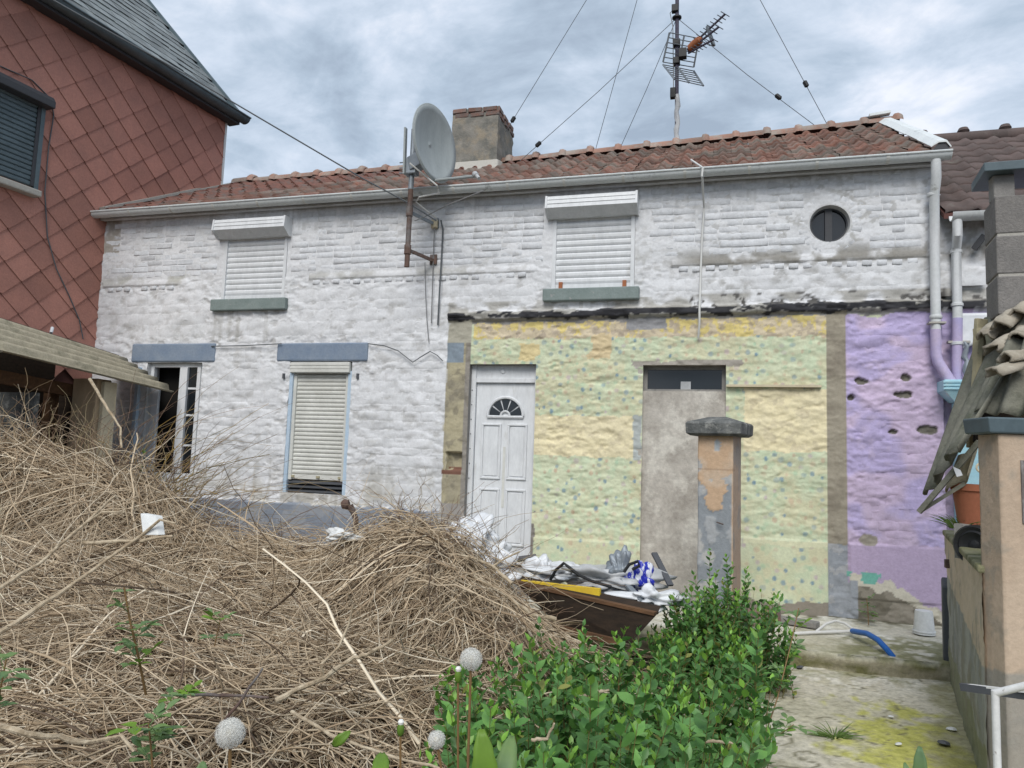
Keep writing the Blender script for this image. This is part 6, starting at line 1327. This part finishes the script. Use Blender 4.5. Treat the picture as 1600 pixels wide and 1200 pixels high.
m = MB(); m.tube([atY(860, 906, -1.85), atY(869, 890, -1.87), atY(881, 880, -1.88), atY(889, 886, -1.88), atY(905, 899, -1.92), atY(925, 908, -1.96), atY(955, 917, -2.0)], .012, 8); tag(m.build('black_strap', MAT['black'], None, True), 'black looped strap arching over the rubbish', 'strap')
m = MB(); m.tube([atY(975, 894, -1.92), atY(983, 882, -1.92), atY(997, 877, -1.92), atY(999, 884, -1.92), atY(988, 890, -1.92)], .012, 8); tag(m.build('black_strap', MAT['black'], None, True), 'small black strap loop above the printed sack', 'strap')
m = MB(); m.prism([atY(915, 887, -1.5), atY(960, 886, -1.5), atY(968, 900, -1.52), atY(925, 905, -1.52)], (0.01, .02, .0)); tag(m.build('cream_sheet', MAT['cardboard'], None), 'cream sheet edge behind the black strap', 'sheet')
m = MB(); m.bar(atY(1022, 864, -1.55), atY(1048, 915, -1.75), .05, .02); tag(m.build('grey_batten', MAT['grey_pipe'], None, bev=.003), 'grey batten leaning right of the printed sack', 'batten'); m = MB(); m.bar(atY(972, 905, -1.85), atY(1006, 942, -2.1), .045, .02); tag(m.build('grey_batten', MAT['galv'], None, bev=.003), 'pale grey batten lying across the plastic film', 'batten')
m = MB(); m.tube([atY(785, 877, -1.0), atY(838, 870, -.9)], .026, 12); tag(m.build('grey_pipe', MAT['grey_pipe'], None, True), 'dark grey plastic pipe lying across the foot of the door', 'pipe')
# bucket, hoses, stone slab on the terrace
bkt = thing('white_bucket', tuple(atZ(1444, 992, .08)), 'white plastic bucket standing upside down by the purple wall', 'bucket'); p = Vector(atZ(1444, 990, .085))
MB().lathe([(.086, 0), (.085, .01), (.082, .012), (.068, .18), (.065, .19), (.02, .195)], p, (0, 0, 1), 24).build('body', MAT['white_p'], bkt, True); MB().lathe([(.084, .015), (.089, .018), (.088, .028), (.083, .032)], p, (0, 0, 1), 24, cap=False).build('rim', MAT['white_p'], bkt, True)
Tz = lambda px, py, z=.09: tuple(atZ(px, py, z))
m = MB(); m.tube([Tz(1332, 986, .12), Tz(1355, 990, .16), Tz(1372, 1000, .15), Tz(1386, 1015, .11), Tz(1396, 1027, .06)], .022, 10); tag(m.build('blue_hose', MAT['blue_hose'], None, True), 'thick blue hose end curving over the terrace edge', 'hose')
m = MB(); m.tube([Tz(1240, 990), Tz(1280, 988), Tz(1310, 987), Tz(1332, 986, .11)], .013, 8); m.tube([Tz(1275, 987), Tz(1290, 975, .14), Tz(1305, 970, .16), Tz(1320, 974, .15), Tz(1334, 984, .12)], .011, 8); tag(m.build('white_hose', MAT['cable_w'], None, True), 'white hose with a loop feeding the blue hose', 'hose')
m = MB(); p, q_ = Vector(Tz(1205, 965, .1)), Vector(Tz(1278, 977, .1)); m.bar(p, q_, .12, .05); tag(m.build('stone_slab', MAT['concrete'], None, bev=.008), 'grey stone slab lying at the foot of the yellow wall', 'slab')
m = MB(); p, q_ = Vector(Tz(1162, 962, .12)), Vector(Tz(1212, 970, .12)); m.bar(p, q_, .30, .14); tag(m.build('brick_block', MAT['red_brick'], None, bev=.01), 'old brick block behind the privet right of the pillar', 'brick')

# ================================================================== PRIVET BUSHES
def leaf_verts():     # unit leaf: length along x, normal z, folded on the midrib
    return np.array([(0, 0, 0), (.30, .24, .06), (.62, .23, .05), (1, 0, -.05), (.62, -.23, .05), (.30, -.24, .06), (.33, 0, 0), (.66, 0, -.01)]), np.array([(0, 6, 1, 1), (6, 7, 2, 1), (7, 3, 2, 2), (0, 5, 6, 6), (6, 5, 4, 7), (7, 4, 3, 3)])
LV, _ = leaf_verts(); LT = np.array([(0, 6, 1), (6, 7, 2), (6, 2, 1), (7, 3, 2), (0, 5, 6), (5, 4, 7), (5, 7, 6), (4, 3, 7)])
def bush(name, label, n, cx, cy, rx, ry, hfun, leaf, gap, seed, nobj, dark):
    r = np.random.RandomState(seed); P = []; base = []
    K = 9
    while len(P) < n:
        a = r.uniform(-1, 1, 2)
        if a @ a > 1: continue
        x, y = cx + a[0] * rx, cy + a[1] * ry; H_ = hfun(x, y) * r.uniform(.45, 1.15) * (1.3 if r.rand() < .10 else 1); 
        if H_ < .12: continue
        ld = np.array([a[0] * rx * .25 + r.randn() * .09, a[1] * ry * .12 + r.randn() * .09])
        pts = [np.array([x - ld[0] * .6 + ld[0] * t + .012 * math.sin(t * 7 + x * 30), y - ld[1] * .6 + ld[1] * t + .012 * math.cos(t * 6 + y * 30), -.1 + (H_ + .1) * t]) for t in np.linspace(0, 1, K)]; P.append(pts)
    P = np.array(P); R = np.full((n, K), .003) * np.linspace(1.2, .4, K)[None]
    root = thing(name, (cx, cy, -.1), label, 'bush')
    v, q, tw = tubes_np(P, R, 3, seed); mesh_np('stems', v, q, MAT['stem'], root, smooth=True)['kind'] = 'stuff'
    Ms = []; ts = []
    for s in P:
        seg = np.linalg.norm(np.diff(s, axis=0), axis=1).sum(); m_ = int(seg / gap); ph = r.rand() * 6.28
        for k in range(m_):
            t = 1 - (k * gap) / seg
            if t < .18 or r.rand() < .08: continue
            i0 = min(int(t * (K - 1)), K - 2); p = s[i0] + (s[i0 + 1] - s[i0]) * (t * (K - 1) - i0); tan = s[i0 + 1] - s[i0]; tan = tan / np.linalg.norm(tan)
            for sgn in (0, math.pi):
                az = ph + k * 1.57 + sgn + r.randn() * .25; el = r.uniform(.25, .9) if k > 1 else r.uniform(.8, 1.2)
                d = np.array([math.cos(az) * math.cos(el), math.sin(az) * math.cos(el), math.sin(el)]); nn_ = tan - d * (tan @ d); nn_ = nn_ + r.randn(3) * .25; nn_ -= d * (nn_ @ d); nn_ /= np.linalg.norm(nn_) + 1e-6; b = np.cross(nn_, d)
                L_ = leaf * r.uniform(.7, 1.35) * (.55 if k == 0 else (.8 if k == 1 else 1)); Ms.append((p, d, b, nn_, L_)); ts.append((t, k))
    score = np.array([m_[4] / (np.linalg.norm(m_[0] - CAM)) * (1 if t_[1] in (1, 2, 3) else .4) for m_, t_ in zip(Ms, ts)]); pick = set(np.argsort(-score)[:nobj].tolist())
    Vs = []; Cs = []; lm = None
    if nobj:
        me = [mesh_np('leaf', LV * np.array([1, w, 1.3]), LT, MAT['leafB'], None, smooth=True, obj=False) for w in (.9, 1.05, 1.2)]
    for j, (m_, t_) in enumerate(zip(Ms, ts)):
        p, d, b, nn_, L_ = m_
        if j in pick:
            o = link(me[j % 3], 'leaf', root); o.matrix_basis = Matrix(((d[0] * L_, b[0] * L_, nn_[0] * L_, p[0]), (d[1] * L_, b[1] * L_, nn_[1] * L_, p[1]), (d[2] * L_, b[2] * L_, nn_[2] * L_, p[2]), (0, 0, 0, 1)))
        else:
            Vs.append(p + (LV[:, :1] * d + LV[:, 1:2] * b + LV[:, 2:] * nn_) * L_)
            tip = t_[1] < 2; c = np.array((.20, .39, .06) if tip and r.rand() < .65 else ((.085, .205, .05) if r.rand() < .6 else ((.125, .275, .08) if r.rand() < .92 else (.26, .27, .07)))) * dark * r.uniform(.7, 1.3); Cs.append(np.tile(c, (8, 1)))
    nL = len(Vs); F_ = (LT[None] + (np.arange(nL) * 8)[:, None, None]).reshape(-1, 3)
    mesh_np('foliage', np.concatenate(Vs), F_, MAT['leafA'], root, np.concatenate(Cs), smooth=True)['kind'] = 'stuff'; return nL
def hn(x, y): return .30 + .13 * fbm(np.array([x * 3]), np.array([y * 3]), 2, 950)[0] * 2 - .10 * max(0, -x - .5) + .12 * max(0, min(1, (-y - 3.6)))
def hf(x, y): return .47 + .34 * (fbm(np.array([x * 5]), np.array([y * 5]), 2, 960)[0] - .4) - 1.0 * max(0, abs(x - .06) - .20)
bush('privet_bush', 'low spreading privet bush with large glossy leaves in the foreground', 400, -.47, -4.15, .68, 1.25, hn, .062, .038, 51, 300, 1.0)
bush('privet_bush', 'taller dark green privet bush in front of the peeling pillar', 250, .0, -2.15, .46, .52, hf, .054, .036, 52, 0, 1.0)
bush('leafy_clump', 'dark green leafy clump half hidden behind the yellowish shoots', 26, -5.32, -1.75, .22, .12, lambda x, y: 1.0, .055, .04, 54, 0, .6)
# ================================================================== WEEDS AND DANDELIONS
bk = MB(); X, Y = np.meshgrid(np.linspace(-4, 1.5, 56), np.linspace(-9.5, -5.2, 44)); x = X.ravel(); y = Y.ravel(); z = -.14 + .66 * sst(-5.3, -6.1, y) * (1 - .0 * x) * sst(1.5, .6, x) + .04 * (fbm(x * 4, y * 4, 3, 970) - .5) - .55 * sst(-6.75, -7.2, y) * 1.0
i = np.arange(x.size).reshape(44, 56); q = np.stack([i[:-1, :-1], i[:-1, 1:], i[1:, 1:], i[1:, :-1]], -1).reshape(-1, 4); tag(mesh_np('garden_bank', np.stack([x, y, z], 1), q, MAT['soil'], None, smooth=True), 'earth bank in front of the heap', None, kind='structure')
def bankz(x, y): return -.14 + .66 * float(sst(-5.3, -6.1, y)) * float(sst(1.5, .6, x)) - .55 * float(sst(-6.75, -7.2, y))
def dandelion(px, py, D_, r, label, foot=(0, 0), full=1.0, facing=None):
    c = Vector(atD(px, py, D_)); fx, fy = c.x + foot[0], c.y + foot[1]; b = thing('dandelion', (fx, fy, bankz(fx, fy)), label, 'flower', 'dandelion clocks')
    MB().tube([(fx, fy, bankz(fx, fy)), (fx + (c.x - fx) * .5 + .01, fy + (c.y - fy) * .5, (c.z + bankz(fx, fy)) / 2), (c.x, c.y, c.z)], .0028, 6).build('stem', MAT['stem_b'], b, True)
    P = []; R = []; n_ = int(170 * full); r1 = r; rg_ = np.random.RandomState(int(px))
    for k in range(n_):
        zz = 1 - 2 * (k + .5) / n_; a = k * 2.39996; d = np.array([math.sqrt(1 - zz * zz) * math.cos(a), math.sqrt(1 - zz * zz) * math.sin(a), zz]); q0 = np.array(c)
        if rg_.rand() < .14: continue
        r = r1 * rg_.uniform(.93, 1.06)
        P.append([q0 + d * r * .25, q0 + d * r * .85]); R.append([.00025, .00025])
        x_ = np.cross(d, [.3, .5, .8]); x_ /= np.linalg.norm(x_); y_ = np.cross(d, x_)
        for j in range(11):
            t = j * .571; e = d * .5 + (x_ * math.cos(t) + y_ * math.sin(t)); P.append([q0 + d * r * .84, q0 + d * r * .84 + e / np.linalg.norm(e) * r * .30]); R.append([.00024, .00010])
    r = r1; v, q, _ = tubes_np(np.array(P), np.array(R), 3, 4); mesh_np('seed_head', v, q, MAT['fluff'], b); MB().lathe([(.001, -.34 * r)] + [(.34 * r * math.sin(a), -.34 * r * math.cos(a)) for a in np.linspace(.2, math.pi - .2, 10)] + [(.001, .34 * r)], c, (0, 0, 1), 16).build('inner_fluff', MAT['cardboard'], b, True)
    for k_ in (.80,): MB().lathe([(.001, -k_ * r)] + [(k_ * r * math.sin(a), -k_ * r * math.cos(a)) for a in np.linspace(.15, math.pi - .15, 14)] + [(.001, k_ * r)], c, (0, 0, 1), 24).build('brightening_shell', MAT['bright_shell'], b, True)  # added shell, lit evenly, makes the self-shadowed seed head whiter
    MB().lathe([(.001, -.18 * r), (.16 * r, -.1 * r), (.2 * r, .05 * r), (.1 * r, .2 * r), (.001, .22 * r)], c, (0, 0, 1), 10).build('seed_core', MAT['stem_b'], b, True)
    for j in range(6): a = j * 1.05; MB().poly([c + Vector((0, 0, -.1 * r)), c + Vector((math.cos(a) * .3 * r, math.sin(a) * .3 * r, -.5 * r)), c + Vector((math.cos(a + .3) * .3 * r, math.sin(a + .3) * .3 * r, -.45 * r))]) if False else None
dandelion(360, 1145, 1.2, .0235, 'round white dandelion clock at the lower left', (.01, .0)); dandelion(736, 1030, 1.5, .0225, 'tallest white dandelion clock above the privet', (-.015, 0)); dandelion(682, 1156, 1.55, .019, 'small thinning dandelion clock at the bottom by the bright leaf', (.06, 0), .7)
for px, py, D_, lab in ((626, 1138, 1.5, 'closed dandelion bud left of the small clock'), (716, 1055, 1.52, 'closed dandelion bud on a stem beside the tallest clock')):
    c = Vector(atD(px, py, D_)); fx, fy = c.x + .02, c.y; b = thing('dandelion_bud', (fx, fy, bankz(fx, fy)), lab, 'flower', 'dandelion buds'); MB().tube([(fx, fy, bankz(fx, fy)), (c.x, c.y, c.z - .01)], .0025, 6).build('stem', MAT['stem_b'], b, True)
    MB().lathe([(.002, -.016), (.007, -.01), (.0075, .002), (.005, .008)], c, (0, 0, 1), 10).build('sepals', MAT['leaf_b'], b, True); MB().lathe([(.005, .008), (.0065, .013), (.004, .017)], c, (0, 0, 1), 10).build('tuft', MAT['fluff'], b, True)
def big_leaf(base, tip, w, label, name='broad_leaf', mat='leaf_b', curve=.02):
    a = np.array(base); b = np.array(tip); d = b - a; L_ = np.linalg.norm(d); d /= L_; to = CAM - (a + b) / 2; to /= np.linalg.norm(to); nn_ = to - d * (to @ d); nn_ /= np.linalg.norm(nn_); s = np.cross(nn_, d); V = []; nt_ = 12
    for k in range(nt_ + 1):
        t = k / nt_; wd_ = w * (math.sin(math.pi * min(1, t * .84 + .08)) ** .75 if t < 1 else .25) * (1 - .25 * abs(t - .55)) * (1 + .06 * math.sin(k * 2.7)); c = a + d * L_ * t + nn_ * curve * math.sin(t * 3)
        for u in (-1, -.5, 0, .5, 1): V.append(c + s * wd_ * u + nn_ * (.12 * w * abs(u) + .04 * w * math.sin(k * 1.9 + u * 3)))
    i = np.arange(len(V)).reshape(nt_ + 1, 5); q = np.stack([i[:-1, :-1], i[:-1, 1:], i[1:, 1:], i[1:, :-1]], -1).reshape(-1, 4); o = mesh_np(name, V, q, MAT[mat], None, smooth=True); sm_ = o.modifiers.new('thick', 'SOLIDIFY'); sm_.thickness = .0006; return tag(o, label, 'leaf', 'broad weed leaves')
big_leaf(atD(765, 1290, 1.4), atD(752, 1138, 1.42), .026, 'bright green broad leaf upright at the bottom beside the dandelion stems'); big_leaf(atD(775, 1270, 1.42), atD(800, 1150, 1.5), .022, 'darker broad leaf just right of the bright one', mat='leaf_r'); big_leaf(atD(1440, 1260, 1.5), atD(1437, 1165, 1.5), .016, 'single green leaf poking up at the bottom right over the path', mat='leaf_r'); big_leaf(atD(1425, 1230, 1.5), atD(1413, 1190, 1.5), .010, 'tiny leaf left of the leaf over the path', mat='leaf_r')
big_leaf(atD(590, 1240, 1.7), atD(597, 1178, 1.8), .020, 'small bright leaf at the bottom edge left of the clocks'); big_leaf(atD(520, 1165, 2.3), atD(548, 1142, 2.3), .016, 'green leaf half buried in the twigs'); big_leaf(atD(305, 1250, 1.4), atD(318, 1188, 1.4), .018, 'crinkled leaf at the bottom edge near the left clock', mat='leaf_r')
def rose(pts, r0, leaves, label, seed):
    b = thing('rose_shoot', tuple(pts[0]), label, 'plant', 'rose shoots'); r = random.Random(seed); MB().tube(pts, [r0 * (1 - .4 * k / len(pts)) for k in range(len(pts))], 6).build('stem', MAT['stem_b'], b, True)
    P = [Vector(p) for p in pts]
    for k in range(leaves):
        t = r.uniform(.1, 1.0) * (len(P) - 1); i0 = min(int(t), len(P) - 2); p = P[i0].lerp(P[i0 + 1], t - i0); az = r.uniform(0, 6.28); d = Vector((math.cos(az), math.sin(az), r.uniform(-.3, 1.0))).normalized(); side = d.cross(Vector((0, 0, 1))).normalized(); L_ = r.uniform(.028, .055)
        lf_ = MB()
        for (o_, dd) in ((d * L_ * 1.0, d), (d * L_ * .6, (d * .4 + side).normalized()), (d * L_ * .6, (d * .4 - side).normalized())):
            q0 = p + o_; w = dd.cross(Vector((0, 0, 1))).normalized() * L_ * .32; up = Vector((r.uniform(-.3, .3), r.uniform(-.6, .1), .3)) * L_ * .35; e = q0 + dd * L_ - up * .4
            lf_.poly([q0, q0 + dd * L_ * .35 + w + up, q0 + dd * L_ * .7 + w * .8 + up, e, q0 + dd * L_ * .5]); lf_.poly([q0, q0 + dd * L_ * .5, e, q0 + dd * L_ * .7 - w * .8 + up, q0 + dd * L_ * .35 - w + up])
        lf_.tube([p, p + d * L_ * 1.0], .0012, 4); lf_.build('leaf', MAT['leaf_r'] if r.random() < .7 else MAT['leaf_b'], b)
rose([D(228, 1085, 2.25), D(215, 1020, 2.2), D(203, 970, 2.2), D(194, 918, 2.2)], .004, 14, 'tallest leafy rose shoot on the left of the heap', 1); rose([D(240, 1220, 1.9), D(236, 1170, 1.9), D(232, 1130, 1.9)], .003, 12, 'leafy rose shoot at the bottom left beside the clock', 2); rose([D(-5, 1150, 2.0), D(0, 1080, 2.0), D(10, 1030, 2.0)], .003, 12, 'rose shoot cut by the left frame edge', 3); rose([D(335, 1010, 2.6), D(342, 980, 2.6), D(345, 965, 2.6)], .002, 5, 'tiny pale rose shoot in the middle left of the heap', 5); rose([D(262, 1100, 2.3), D(280, 1090, 2.25), D(298, 1085, 2.2)], .002, 7, 'bluish green rose sprig lying right of the tallest shoot', 6)
rose([Tz(1357, 977, .08), tuple(atY(1356, 950, -.30)), tuple(atY(1354, 935, -.30))], .004, 12, 'spindly seedling growing at the foot of the purple wall', 8)
rose([D(1185, 1180, 3.0), D(1215, 1090, 3.1), D(1235, 1010, 3.2), D(1248, 950, 3.3)], .003, 14, 'slender leafy shoot arching right of the privet over the path', 9); rose([D(1190, 1165, 3.0), D(1222, 1145, 3.0), D(1240, 1132, 3.0)], .002, 8, 'short dark sprig reaching right over the path', 10)
